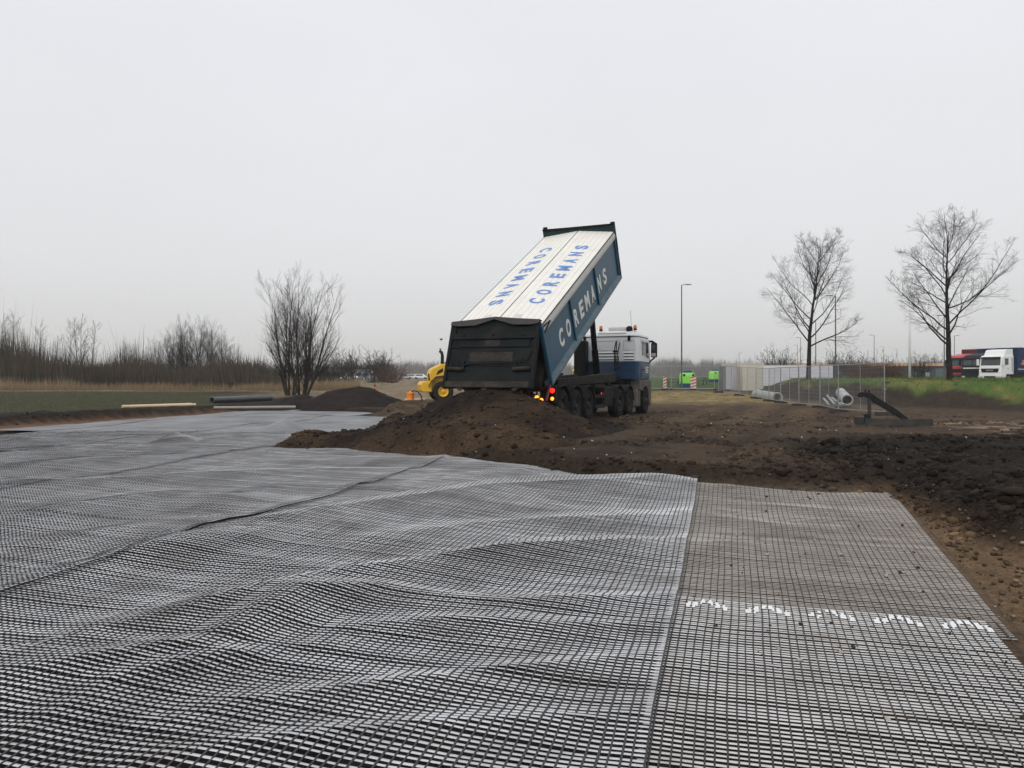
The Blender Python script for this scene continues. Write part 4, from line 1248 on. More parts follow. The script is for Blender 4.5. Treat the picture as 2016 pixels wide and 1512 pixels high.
# load still sliding out of the body
ld = MB()
na, ny = 26, 20
vs, fs = [], []
for i in range(na):
    a = -0.55 + i * 0.16
    for j in range(ny):
        y = -1.17 + 2.34 * j / (ny - 1)
        n0 = 0.62 - 0.02 * i + 0.14 * float(fbm(a * 1.7, y * 1.7, 161, 3)) - 0.10 * (abs(y) / 1.17) ** 3
        n0 -= 0.5 * max(0, -a) 
        ca, sa = math.cos(ALPHA), math.sin(ALPHA)
        vs.append((a * ca - n0 * sa, y, 1.16 + a * sa + n0 * ca))
for i in range(na - 1):
    for j in range(ny - 1):
        fs.append((i * ny + j, (i + 1) * ny + j, (i + 1) * ny + j + 1, i * ny + j + 1))
ld.add(vs, fs)
lo_ = ld.build("soil_load", M_soilin, None, smooth=True)
lo_.matrix_world = Matrix.Translation((TX, TY, TZ)) @ Matrix.Rotation(math.pi / 2 - TH, 4, 'Z') @ Matrix.Rotation(math.radians(0.72), 4, 'Y')
lo_.modifiers.new("thick", 'SOLIDIFY').thickness = 0.3
tag(lo_, "dark soil sliding out of the raised tipper body behind the tailgate", "soil")

# ------------------------------------------------------------------ bare trees
def grow_tubes(branches, sides):
    """branches: list of (points Nx3, radii N); returns vertices, quads"""
    V, Q, off = [], [], 0
    for P, r in branches:
        P = np.asarray(P, float); n = len(P)
        d = np.gradient(P, axis=0); d /= np.linalg.norm(d, axis=1)[:, None] + 1e-9
        ref = np.where(np.abs(d[:, 2:3]) > 0.9, np.array([[1.0, 0, 0]]), np.array([[0, 0, 1.0]]))
        s = np.cross(d, ref); s /= np.linalg.norm(s, axis=1)[:, None] + 1e-9
        t = np.cross(d, s)
        a = np.arange(sides) * 2 * math.pi / sides
        ring = P[:, None] + (s[:, None] * np.cos(a)[None, :, None] + t[:, None] * np.sin(a)[None, :, None]) * np.asarray(r)[:, None, None]
        V.append(ring.reshape(-1, 3))
        id_ = np.arange(n * sides).reshape(n, sides) + off
        nx = np.roll(id_, -1, 1)
        Q.append(np.stack([id_[:-1], id_[1:], nx[1:], nx[:-1]], -1).reshape(-1, 4))
        off += n * sides
    return np.concatenate(V), np.concatenate(Q)


def limb(rg, p, d, L, r0, r1, n, wander, up):
    P = [np.array(p, float)]; d = np.array(d, float); d /= np.linalg.norm(d)
    for i in range(n):
        d = d + rg.normal(0, wander, 3) + np.array([0, 0, up])
        d /= np.linalg.norm(d)
        P.append(P[-1] + d * L / n)
    return np.array(P), np.linspace(r0, r1, n + 1)


def side_dir(rg, d, ang, az=None):
    d = d / np.linalg.norm(d)
    a = np.cross(d, [0, 0, 1.0] if abs(d[2]) < 0.95 else [1.0, 0, 0]); a /= np.linalg.norm(a)
    b = np.cross(d, a)
    az = rg.random() * 6.283 if az is None else az
    return d * math.cos(ang) + (a * math.cos(az) + b * math.sin(az)) * math.sin(ang)


def sub_branches(rg, P, r, n, ang, lf, rf, wander, up, seg, lo=0.2, hi=0.97):
    out = []
    L = np.linalg.norm(np.diff(P, axis=0), axis=1).sum()
    for k in range(n):
        t = lo + (hi - lo) * (k + rg.random()) / n
        i = min(int(t * (len(P) - 1)), len(P) - 2); fr = t * (len(P) - 1) - i
        p = P[i] * (1 - fr) + P[i + 1] * fr
        d = side_dir(rg, P[i + 1] - P[i], ang * (0.75 + 0.5 * rg.random()))
        rr = (r[i] * (1 - fr) + r[i + 1] * fr) * rf
        ll = lf(t, L) * (0.7 + 0.6 * rg.random())
        out.append(limb(rg, p, d, ll, rr, rr * 0.35, seg, wander, up))
    return out


def park_tree(seed, H, fork, spread, lean=0.0):
    rg = np.random.default_rng(seed)
    trunk, lr = limb(rg, (0, 0, -0.2), (lean, 0, 1), H * 0.97, 0.017 * H + 0.01, 0.012, 14, 0.035, 0.06)
    main, second, fine = [], [], []
    nb = 19
    for k in range(nb):
        t = fork + (0.94 - fork) * (k / nb) ** 1.05
        i = min(int(t * 14), 13); p = trunk[i] + (trunk[i + 1] - trunk[i]) * (t * 14 - i)
        az = k * 2.4 + rg.normal(0, 0.35)
        el = math.radians(30 + 32 * (t - fork) / (1 - fork) + rg.normal(0, 8))
        d = np.array([math.cos(az) * math.cos(el), math.sin(az) * math.cos(el), math.sin(el)])
        L = spread * H * (1.02 - 0.62 * ((t - fork) / (1 - fork)) ** 1.2) * (0.8 + 0.4 * rg.random())
        rr = lr[i] * (0.42 if t < 0.6 else 0.6)
        main.append(limb(rg, p, d, L, rr, 0.010, 9, 0.09, 0.045))
    for P, r in main + [(trunk[int(14 * 0.55):], lr[int(14 * 0.55):])]:
        second += sub_branches(rg, P, r, 9, 0.72, lambda t, L: (0.5 * (1 - t) + 0.16) * min(L, 3.4), 0.42, 0.11, 0.05, 6, lo=0.18)
    for P, r in second:
        fine += sub_branches(rg, P, r, 6, 0.7, lambda t, L: 0.42 * L * (1 - 0.5 * t) + 0.12, 0.6, 0.13, 0.05, 3, lo=0.1)
    twig = []
    for P, r in fine:
        twig += sub_branches(rg, P, r, 4, 0.65, lambda t, L: 0.38 * L + 0.1, 0.8, 0.14, 0.05, 2, lo=0.2)
    twig = [(P, np.maximum(r, 0.0034)) for P, r in twig]
    fine = [(P, np.maximum(r, 0.0042)) for P, r in fine]
    return [(trunk, lr)] + main, second, fine + twig


def willow(seed, H, nstem, spread, cl=0.5):
    rg = np.random.default_rng(seed)
    main, second, fine = [], [], []
    for k in range(nstem):
        az = k * 2.4 + rg.normal(0, 0.3)
        tilt = math.radians(spread * (0.10 + 0.9 * rg.random() ** 0.8))
        d = np.array([math.cos(az) * math.sin(tilt), math.sin(az) * math.sin(tilt), math.cos(tilt)])
        p = np.array([0.30 * math.cos(az) + (0.55 if k % 2 else -0.55) * cl, 0.25 * math.sin(az), -0.1])
        L = H * (1.0 - 0.35 * (tilt / math.radians(spread)) ** 1.5) * (0.78 + 0.24 * rg.random())
        main.append(limb(rg, p, d, L, 0.0105 * H * (0.6 + 0.6 * rg.random()), 0.008, 14, 0.045, 0.052))
    for P, r in main:
        second += sub_branches(rg, P, r, 14, 0.55, lambda t, L: 0.40 * L * (1 - 0.75 * t) + 0.3, 0.42, 0.07, 0.07, 7, lo=0.10)
    for P, r in second:
        fine += sub_branches(rg, P, r, 7, 0.42, lambda t, L: 0.5 * L * (1 - 0.55 * t) + 0.15, 0.6, 0.08, 0.07, 4, lo=0.12)
    twig = []
    for P, r in fine:
        twig += sub_branches(rg, P, r, 3, 0.4, lambda t, L: 0.45 * L, 0.8, 0.1, 0.05, 2, lo=0.2)
    return main, second, [(P, np.maximum(r, 0.0042)) for P, r in fine + twig]


M_bark = mat("dark_bark", (0.020, 0.017, 0.015), 0.9, var=0.3, vscale=6, dirt=(0.045, 0.05, 0.035), dirt_amt=0.3, dscale=3)
M_twig = mat("twigs", (0.030, 0.024, 0.021), 0.9, var=0.3, vscale=2)
M_willow = mat("olive_bark", (0.042, 0.036, 0.026), 0.9, var=0.3, vscale=4, dirt=(0.05, 0.055, 0.028), dirt_amt=0.35, dscale=2)
M_redtwig = mat("red_brown_twigs", (0.11, 0.06, 0.042), 0.9, var=0.3, vscale=2)


def tree_meshes(parts, bark, twigm, sides=(7, 4, 3)):
    main, second, fine = parts
    v, q = grow_tubes(main, sides[0]); tm = np_mesh("trunk", v, q, None, bark, smooth=True)
    v2, q2 = grow_tubes(second, sides[1]); v3, q3 = grow_tubes(fine, sides[2])
    cm = np_mesh("crown", np.concatenate([v2, v3]), np.concatenate([q2, q3 + len(v2)]), None, twigm)
    return tm, cm


def plant_tree(name, label, meshes, x, y, z, sc, rot, cat="tree", group=None):
    t = thing(name, label, cat, (x, y, z), rot, group)
    t.scale = (sc[0], sc[0], sc[1])
    link("trunk", meshes[0], t); link("crown", meshes[1], t)
    return t


p_ = at(1592, 745, 54)
plant_tree("bare_tree", "bare tree on the grass bund nearer the truck, behind the fence", tree_meshes(park_tree(4, 9.8, 0.27, 0.50), M_bark, M_twig), p_[0], 54, terrain_z(p_[0], 54) - 0.1, (1, 1), 0.4, group="bare trees on the bund")
p_ = at(1870, 745, 46)
plant_tree("bare_tree", "larger bare tree on the grass bund beside the parked lorries", tree_meshes(park_tree(9, 10.4, 0.26, 0.52, 0.02), M_bark, M_twig), p_[0], 46, terrain_z(p_[0], 46) - 0.1, (1, 0.92), 1.9, group="bare trees on the bund")
wil = tree_meshes(willow(23, 9.4, 16, 36, 1.0), M_willow, M_twig)
p_ = at(585, 786, 52)
plant_tree("bare_willow", "tall many-stemmed bare willow standing alone behind the dark pipe", wil, p_[0], 52, terrain_z(p_[0], 52) - 0.1, (0.86, 1.0), 0.9)
wil2 = tree_meshes(willow(31, 8.5, 10, 38), M_willow, M_twig)
for k, (px, d, s, h) in enumerate([(318, 92, 0.75, 0.70), (345, 88, 0.85, 0.88), (372, 90, 0.95, 0.98), (402, 88, 0.9, 0.95), (432, 91, 0.85, 0.82)]):
    lab = ["lowest and leftmost bare willow of the clump behind the thicket", "second bare willow from the left in the clump behind the thicket", "tallest bare willow in the middle of the clump behind the thicket",
           "fourth bare willow from the left in the clump behind the thicket", "rightmost bare willow of the clump behind the thicket"][k]
    x = (px - CX) / F * d
    plant_tree("bare_willow", lab, wil2, x, d, terrain_z(x, d), (s, h), k * 1.3, group="willow clump behind the thicket")


def sapling(seed, H):
    rg = np.random.default_rng(seed)
    main, second, fine = [], [], []
    trunk, lr = limb(rg, (0, 0, -0.1), (0, 0, 1), H, 0.045, 0.008, 12, 0.03, 0.05)
    main.append((trunk, lr))
    second = sub_branches(rg, trunk, lr, 22, 0.55, lambda t, L: 0.26 * L * (1 - 0.7 * t) + 0.25, 0.4, 0.07, 0.08, 5, lo=0.2)
    for P, r in second:
        fine += sub_branches(rg, P, r, 6, 0.5, lambda t, L: 0.45 * L, 0.7, 0.1, 0.06, 3, lo=0.15)
    return main, second, [(P, np.maximum(r, 0.006)) for P, r in fine]


sap = [tree_meshes(sapling(41 + k, 6.4), M_twig, M_twig, (5, 3, 3)) for k in range(2)]
for k, (px, d, h) in enumerate([(8, 76, 1.1), (22, 80, 1.2), (48, 78, 0.9), (83, 76, 1.0), (112, 80, 0.8), (136, 75, 0.95), (150, 77, 1.05), (163, 75, 1.08), (182, 76, 1.0), (246, 84, 0.78), (262, 86, 0.7), (468, 90, 0.72)]):
    x = (px - CX) / F * d
    plant_tree("bare_sapling", ["slender bare sapling at the left edge above the thicket", "tallest slender sapling near the left edge above the thicket", "short sapling above the thicket, third from the left",
                                "lone straight sapling rising above the left thicket", "short sapling just right of the lone straight one", "first sapling of the tight group in the left thicket",
                                "second sapling of the tight group in the left thicket", "highest sapling of the tight group in the left thicket", "last sapling of the tight group in the left thicket",
                                "thin sapling left of the willow clump", "lowest thin sapling beside the willow clump", "sapling between willow clump and lone willow"][k],
               sap[k % 2], x, d, terrain_z(x, d), (h * 1.1, h), k * 1.7, group="saplings rising from the thicket")


def shrub(seed, H, n, spread):
    rg = np.random.default_rng(seed)
    main, fine = [], []
    for k in range(n):
        az = rg.random() * 6.283; tl = math.radians(spread) * rg.random() ** 0.7
        d = np.array([math.cos(az) * math.sin(tl), math.sin(az) * math.sin(tl), math.cos(tl)])
        p = np.array([math.cos(az), math.sin(az), 0]) * 0.5 * rg.random()
        main.append(limb(rg, p, d, H * (0.6 + 0.45 * rg.random()), 0.022, 0.006, 6, 0.08, 0.03))
    second = []
    for P, r in main:
        second += sub_branches(rg, P, r, 7, 0.6, lambda t, L: 0.4 * L * (1 - 0.6 * t), 0.6, 0.1, 0.05, 4, lo=0.12)
    for P, r in second:
        fine += sub_branches(rg, P, r, 4, 0.6, lambda t, L: 0.5 * L, 0.8, 0.1, 0.03, 2)
    return main, second, [(P, np.maximum(r, 0.007)) for P, r in fine]


shr_b = tree_meshes(shrub(51, 2.6, 34, 55), M_twig, M_twig, (4, 3, 3))
shr_r = tree_meshes(shrub(52, 2.4, 46, 60), M_redtwig, M_redtwig, (4, 3, 3))
SH = [(1530, 80, 1.3, 1.55, 'b', "bushy bare shrub behind the white screened fence"), (1688, 110, 1.2, 1.6, 'b', "small rounded bare shrub rising over the dark wall"),
      (1706, 72, 1.2, 1.15, 'r', "left half of the red-brown hedge behind the bund"), (1730, 71, 1.25, 1.2, 'r', "middle of the red-brown hedge behind the bund"), (1748, 72, 1.0, 1.0, 'r', "right end of the red-brown hedge behind the bund"),
      (1640, 100, 1.5, 1.7, 'b', "grey bare shrub behind the lamp post on the bund"), (1808, 100, 1.1, 1.5, 'b', "spindly bare shrub right of the white pole"), (1842, 170, 2.2, 2.3, 'b', "faint rounded tree beyond the warehouse roof"),
      (694, 95, 1.5, 1.9, 'b', "dark pointed bare shrub in the tan field"), (655, 88, 1.8, 1.3, 'b', "low bare shrub right of the lone willow"), (625, 84, 1.8, 1.3, 'b', "low bare shrub behind the lone willow's stems"),
      (772, 110, 1.6, 1.15, 'r', "low reddish shrub at the end of the tan field"), (732, 112, 2.0, 1.7, 'b', "wide grey bare shrub behind the marker stake"), (757, 118, 1.7, 2.1, 'b', "taller grey shrub right of the marker stake"),
      (540, 80, 1.8, 1.1, 'b', "low bare shrub left of the lone willow's foot"), (505, 86, 1.9, 1.2, 'b', "dark bare shrub at the right end of the thicket")]
for px, d, s, h, kk, lab in SH:
    x = (px - CX) / F * d
    plant_tree("bare_shrub", lab, shr_b if kk == 'b' else shr_r, x, d, terrain_z(x, d), (s, h), px * 0.7, cat="shrub", group="bare shrubs")


def slivers(name, label, X, Y, Z, H, W, lean, tone, material):
    n = len(X)
    az = rng.random(n) * 6.283
    wx, wy = np.cos(az) * W, np.sin(az) * W * 0.5
    lx, ly = rng.normal(0, 1, n) * lean * H, rng.normal(0, 1, n) * lean * H
    V = np.stack([np.stack([X - wx, Y - wy, Z], -1), np.stack([X + wx, Y + wy, Z], -1), np.stack([X + lx, Y + ly, Z + H], -1)], 1).reshape(-1, 3)
    o = link(name, np_mesh(name, V, None, np.arange(3 * n).reshape(-1, 3), material, colors=np.repeat(tone, 3, 0)))
    return tag(o, label, kind="stuff")


M_stalk = mat("stalks", (0.08, 0.06, 0.04), 0.95, attr="tone", spec=0.1)
n_ = 46000
Yt = rng.uniform(67, 84, n_); Xt = rng.uniform(-0.74, -0.30, n_) * Yt
dens = fbm(Xt * 0.12, Yt * 0.12, 171, 4)
Ht = (0.9 + 2.6 * rng.random(n_) ** 1.8 + 2.2 * rng.random(n_) ** 14) * np.clip(0.9 + 1.1 * dens + 0.5 * fbm(Xt * 0.5, Yt * 0.5, 172, 2), 0.4, 2) * np.interp(Xt / Yt, [-0.67, -0.5, -0.42, -0.34, -0.30], [1.15, 1.0, 0.85, 0.85, 0.4])
tt = rng.random((n_, 1))
tone = np.where(tt < 0.55, np.array((0.060, 0.050, 0.036)), np.where(tt < 0.8, np.array((0.085, 0.058, 0.042)), np.array((0.045, 0.050, 0.034)))) * (0.7 + 0.6 * rng.random((n_, 1)))
slivers("thicket", "dense leafless brown thicket along the left side of the field", Xt, Yt, terrain(Xt, Yt)[0] - 0.1, Ht, 0.035 + 0.02 * rng.random(n_), 0.12, tone, M_stalk)
n_ = 26000
Yt = 61.5 + 6.0 * rng.random(n_) ** 1.3; Xt = rng.uniform(-0.74, -0.20, n_) * Yt
pm = fbm(Xt * 0.16, Yt * 0.3, 181, 4)
keep = pm > -0.12 + 0.25 * (rng.random(n_) - 0.5)
Xt, Yt, pm = Xt[keep], Yt[keep], pm[keep]
n_ = len(Xt)
tone = np.array((0.30, 0.225, 0.13)) * (0.45 + 0.75 * np.clip(pm + 0.35, 0, 1))[:, None] * (0.7 + 0.5 * rng.random((n_, 1)))
slivers("dry_reeds", "strip of dry straw-coloured reeds in front of the thicket", Xt, Yt, terrain(Xt, Yt)[0] - 0.05, (0.35 + 0.8 * rng.random(n_) ** 1.5) * (0.7 + 1.3 * pm), 0.02 + 0.0 * Xt, 0.12, tone, M_stalk)
# distant leafless tree belt
nt_ = 1050
d_ = rng.uniform(560, 950, nt_); a_ = rng.uniform(-0.72, 0.72, nt_)
tx, ty = a_ * d_, d_
th_ = np.interp(a_, [-0.72, -0.3, -0.2, -0.05, 0.15, 0.2, 0.35, 0.5, 0.6, 0.72], [7, 8, 8.5, 9, 9, 10.5, 9, 8, 10, 13]) * (0.6 + 0.45 * rng.random(nt_)) * (d_ / 345)
m_ = 90
bx = np.repeat(tx, m_) + rng.normal(0, 2.6, nt_ * m_); by = np.repeat(ty, m_) + rng.normal(0, 2.0, nt_ * m_)
hh = np.repeat(th_, m_)
bz = rng.random(nt_ * m_) ** 1.2 * 0.55 * hh
tone = np.array((0.075, 0.062, 0.052)) * (0.7 + 0.6 * rng.random((nt_ * m_, 1)))
slivers("distant_tree_belt", "hazy belt of leafless trees along the horizon", bx, by, bz + 0.3, hh * (0.25 + 0.3 * rng.random(nt_ * m_)), 0.12 + 0.14 * rng.random(nt_ * m_), 0.16, tone, M_stalk)
# grass on the bund and the left field
n_ = 60000
Xg = rng.uniform(14, 70, n_); Yg = rng.uniform(18, 66, n_)
keep = np.abs(Xg) < 0.76 * Yg
Xg, Yg = Xg[keep], Yg[keep]
zg, mg = terrain(Xg, Yg)
_, gbm, _ = terrain_colour(Xg, Yg, mg)
keep = gbm > 0.4 + 0.4 * rng.random(len(Xg))
Xg, Yg, zg = Xg[keep], Yg[keep], zg[keep]
n_ = len(Xg)
yl = np.clip(0.5 + 1.2 * fbm(Xg * 0.8, Yg * 0.8, 81, 3), 0, 1)[:, None]
tone = (np.array((0.060, 0.110, 0.022)) * (1 - 0.5 * yl) + np.array((0.15, 0.15, 0.04)) * 0.5 * yl) * (0.6 + 0.7 * rng.random((n_, 1)))
slivers("bund_grass", "rough green grass growing on the bund", Xg, Yg, zg - 0.01, 0.06 + 0.20 * rng.random(n_) ** 3, 0.014 + 0.0 * Xg, 0.35, tone, M_stalk)
n_ = 40000
Xg = rng.uniform(-46, -10, n_); Yg = rng.uniform(24, 60, n_)
keep = np.abs(Xg) < 0.76 * Yg
Xg, Yg = Xg[keep], Yg[keep]
zg, mg = terrain(Xg, Yg)
_, _, glm = terrain_colour(Xg, Yg, mg)
keep = glm > 0.4 + 0.4 * rng.random(len(Xg))
Xg, Yg, zg = Xg[keep], Yg[keep], zg[keep]
n_ = len(Xg)
tone = np.array((0.052, 0.056, 0.025)) * (0.6 + 0.8 * rng.random((n_, 1)))
slivers("field_grass", "short olive green grass of the field on the left", Xg, Yg, zg - 0.01, 0.03 + 0.07 * rng.random(n_) ** 2, 0.01 + 0.0 * Xg, 0.35, tone, M_stalk)

# ------------------------------------------------------------------ construction fence
M_galv = mat("galvanised_tube", (0.30, 0.31, 0.32), 0.45, metal=0.5, var=0.15, vscale=5)
M_wire = mat("galvanised_wire", (0.22, 0.23, 0.24), 0.5, metal=0.5)
M_foot = mat("dark_concrete_foot", (0.045, 0.042, 0.04), 0.9, var=0.25, vscale=6)
M_screen = mat("grey_screen_cloth", (0.20, 0.21, 0.22), 0.8, var=0.15, vscale=2, alpha=0.86)
M_wscreen = mat("pale_screen_cloth", (0.72, 0.72, 0.78), 0.8, var=0.08, vscale=1.2, dirt=(0.52, 0.53, 0.58), dirt_amt=0.3, dscale=0.8, alpha=0.9)
PW, PH = 3.42, 2.0
frm = MB()
for x in (0.02, PW - 0.02):
    frm.tube([(x, 0, 0.02), (x, 0, PH)], 0.021, 8)
for z in (0.14, PH - 0.01):
    frm.tube([(0.02, 0, z), (PW - 0.02, 0, z)], 0.017, 8)
fr_me = frm.mesh("frame", M_galv)
mid_me = MB().tube([(PW / 2, 0, 0.14), (PW / 2, 0, PH)], 0.014, 6).mesh("middle_tube", M_galv)
wr = MB()
for k in range(1, 36):
    x = 0.02 + k * (PW - 0.04) / 36
    wr.tube([(x, 0.012, 0.14), (x, 0.012, PH - 0.01)], 0.0034, 3, False)
for k in range(1, 10):
    z = 0.14 + k * (PH - 0.15) / 10
    wr.tube([(0.02, 0.008, z), (PW - 0.02, 0.008, z)], 0.0034, 3, False)
wr_me = wr.mesh("wire_mesh", M_wire)
ft_me = MB().hexa([(-0.11, -0.36, 0), (0.11, -0.36, 0), (0.11, 0.36, 0), (-0.11, 0.36, 0)], [(-0.085, -0.33, 0.13), (0.085, -0.33, 0.13), (0.085, 0.33, 0.13), (-0.085, 0.33, 0.13)]).mesh("foot", M_foot)
cl_me = MB().box(-0.03, 0.03, -0.03, 0.03, 0.95, 1.03).mesh("clamp", M_galv)


def cloth(material, seed):
    vs, fs = [], []
    nx, nz = 18, 10
    for i in range(nx + 1):
        for j in range(nz + 1):
            x, z = 0.04 + (PW - 0.08) * i / nx, 0.16 + (PH - 0.20) * j / nz
            vs.append((x, -0.03 + 0.03 * float(fbm(x * 2, z * 2, seed, 2)), z))
    for i in range(nx):
        for j in range(nz):
            a = i * (nz + 1) + j
            fs.append((a, a + nz + 1, a + nz + 2, a + 1))
    return MB().add(vs, fs).mesh("screen_cloth", material, smooth=True)


def fence_panel(p0, p1, label, screen=None, z0=None, group="construction fence panels"):
    dx, dy = p1[0] - p0[0], p1[1] - p0[1]
    za, zb = terrain_z(*p0), terrain_z(*p1)
    if z0 is not None: za = zb = z0
    t = thing("fence_panel", label, "fence panel", (p0[0], p0[1], max(min(za, zb), 0.5 * (za + zb) - 0.1)), math.atan2(dy, dx), group)
    t.scale = (math.hypot(dx, dy) / PW, 1, 1)
    t.rotation_euler = (0, -math.atan2(zb - za, math.hypot(dx, dy)), math.atan2(dy, dx))
    t.location.z = za
    link("frame", fr_me, t); link("middle_tube", mid_me, t)
    w = link("wire_mesh", wr_me, t); tag(w, kind="stuff")
    link("foot", ft_me, t); link("clamp", cl_me, t)
    if screen is not None:
        link("screen_cloth", cloth(screen, int(p0[1] * 7) % 97), t)
    return t


FV = [(14.05, 28.7), (13.75, 32.1), (14.35, 35.5), (14.65, 38.9), (14.95, 42.4), (15.45, 45.8), (15.75, 49.2), (15.7, 52.6)]
FL = ["nearest fence panel, at the loose end beside the steel beam", "second fence panel from the loose end, in front of the grey pipes", "third fence panel from the loose end, left of the thin pipes",
      "fourth fence panel from the loose end, before the bare bund flank", "fifth fence panel from the loose end, at the mouth of the concrete pipe", "sixth fence panel from the loose end, across the concrete pipe", "seventh fence panel, next to the screened ones"]
for i in range(len(FV) - 1):
    fence_panel(FV[i], FV[i + 1], FL[i])
fence_panel((15.7, 52.7), (15.6, 56.1), "open fence panel standing in front of the screened corner")
fence_panel((15.45, 57.0), (16.85, 60.2), "dark grey screened fence panel at the corner", M_screen)
fence_panel((16.9, 60.3), (18.75, 63.2), "pale lavender screened fence panel left of the cream container", M_wscreen)
LV = [(16.6, 62.4), (13.3, 63.6), (9.9, 64.6), (6.5, 65.6), (3.1, 66.6), (-0.3, 67.6)]
LL = ["open fence panel left of the dark screened corner, by the smaller bottle bank", "open fence panel in front of the larger bottle bank", "open fence panel just right of the truck cab", "open fence panel behind the truck cab", "open fence panel seen under the raised tipper body"]
for i in range(len(LV) - 1):
    fence_panel(LV[i], LV[i + 1], LL[i])
WV = [(22.3, 68), (25.7, 68.4), (29.0, 68.8)]
for i, lab in enumerate(["left white screened fence panel behind the bund", "right white screened fence panel, beside the bare tree trunk"]):
    fence_panel(WV[i], WV[i + 1], lab, M_wscreen, group="white screened panels behind the bund")

# ------------------------------------------------------------------ container, bottle banks, barriers, picnic tables
M_cont = mat("cream_container", (0.60, 0.57, 0.48), 0.55, var=0.08, vscale=1.5, dirt=(0.4, 0.36, 0.28), dirt_amt=0.2, dscale=1.5)
ct = thing("site_container", "cream white site container behind the fence corner", "container", (18.75, 61.9, 0.45), math.radians(4))
MB().box(0, 1.75, 0, 5.0, 0.0, 2.25).build("container_shell", M_cont, ct, bevel=0.02)
for k in range(7):
    MB().box(0.12 + k * 0.22, 0.22 + k * 0.22, -0.025, 0.0, 0.15, 2.1).build("side_rib", M_cont, ct)
MB().box(-0.02, 1.77, -0.03, 5.02, 2.2, 2.30).build("roof_rail", M_cont, ct)
MB().box(-0.02, 1.77, -0.03, 5.02, 0.0, 0.12).build("floor_rail", M_cont, ct)

M_lime = mat("lime_green_plastic", (0.28, 0.72, 0.10), 0.45, var=0.06, vscale=2)
M_navy = mat("navy_plastic", (0.012, 0.06, 0.16), 0.5, var=0.1, vscale=3)


def bottle_bank(px, d, sc, rz, label):
    x = (px - CX) / F * d
    t = thing("bottle_bank", label, "bottle bank", (x, d, terrain_z(x, d)), rz, "bottle banks on the grass verge")
    t.scale = (sc,) * 3
    def ring(w, dep, z): return ([(-w, -dep), (w, -dep), (w, dep), (-w, dep)], z)
    loft([ring(0.66, 0.5, 0.36), ring(0.66, 0.5, 1.15), ring(0.60, 0.44, 1.30), ring(0.56, 0.40, 1.42)]).build("bank_body", M_lime, t, bevel=0.06)
    loft([ring(0.64, 0.48, 0.0), ring(0.67, 0.51, 0.355)]).build("base", M_navy, t, bevel=0.04)
    loft([ring(0.44, 0.34, 1.42), ring(0.36, 0.28, 1.56), ring(0.16, 0.14, 1.64)]).build("lid", M_navy, t, bevel=0.04)
    for s in (-1, 1):
        MB().lathe([(0.0, -0.52), (0.10, -0.52), (0.13, -0.50), (0.13, -0.44)], 14, 'y', (s * 0.45, 0, 1.18)).build("bottle_hole", M_black, t)
    return t


bottle_bank(1353, 74, 1.0, 0.05, "larger lime green bottle bank with blue lid, by the lamp post")
bottle_bank(1408, 92, 0.95, 0.6, "smaller lime green bottle bank, partly behind the dark fence screen")

M_bw = mat("white_board", (0.72, 0.70, 0.66), 0.5, var=0.08, vscale=3)
M_br = mat("red_orange_stripe", (0.55, 0.13, 0.05), 0.5, var=0.1, vscale=3)
for px, d, rz, lab in ((1309, 64, 0.3, "narrow red and white striped barrier board nearest the truck cab"), (1365, 64, -0.2, "red and white striped barrier board beside the bottle bank")):
    x = (px - CX) / F * d
    t = thing("barrier_board", lab, "barrier board", (x, d, terrain_z(x, d)), rz, "striped barrier boards")
    w = 0.16 if px < 1320 else 0.24
    MB().box(-w, w, -0.02, 0.02, 0.12, 1.12).build("board", M_bw, t, bevel=0.01)
    for k in range(4):
        z = 0.16 + k * 0.26
        MB().prism([(-w + 0.001, z), (w - 0.001, z + 0.14), (w - 0.001, z + 0.26), (-w + 0.001, z + 0.12)], -0.026, -0.0205, 'y').build("stripe", M_br, t)
    MB().box(-0.25, 0.25, -0.2, 0.2, 0.0, 0.12).build("base_block", M_foot, t, bevel=0.02)

M_tab = mat("dark_green_wood", (0.02, 0.06, 0.05), 0.7, var=0.2, vscale=4)
for px, d, lab in ((1325, 78, "dark green picnic table left of the bottle bank"), (1376, 80, "dark green picnic table right of the striped barrier board")):
    x = (px - CX) / F * d
    t = thing("picnic_table", lab, "picnic table", (x, d, terrain_z(x, d)), 0.1, "picnic tables on the verge")
    for k in range(5):
        MB().box(-0.95, 0.95, -0.36 + k * 0.15, -0.36 + k * 0.15 + 0.13, 0.72, 0.76).build("table_plank", M_tab, t)
    for s in (-1, 1):
        MB().box(-0.95, 0.95, s * 0.72 - 0.12, s * 0.72 + 0.12, 0.43, 0.47).build("bench_plank", M_tab, t)
        MB().beam((s * 0.65, -0.7, 0.0), (s * 0.65, -0.2, 0.72), 0.06, 0.09).build("leg", M_tab, t)
        MB().beam((s * 0.65, 0.7, 0.0), (s * 0.65, 0.2, 0.72), 0.06, 0.09).build("leg", M_tab, t)

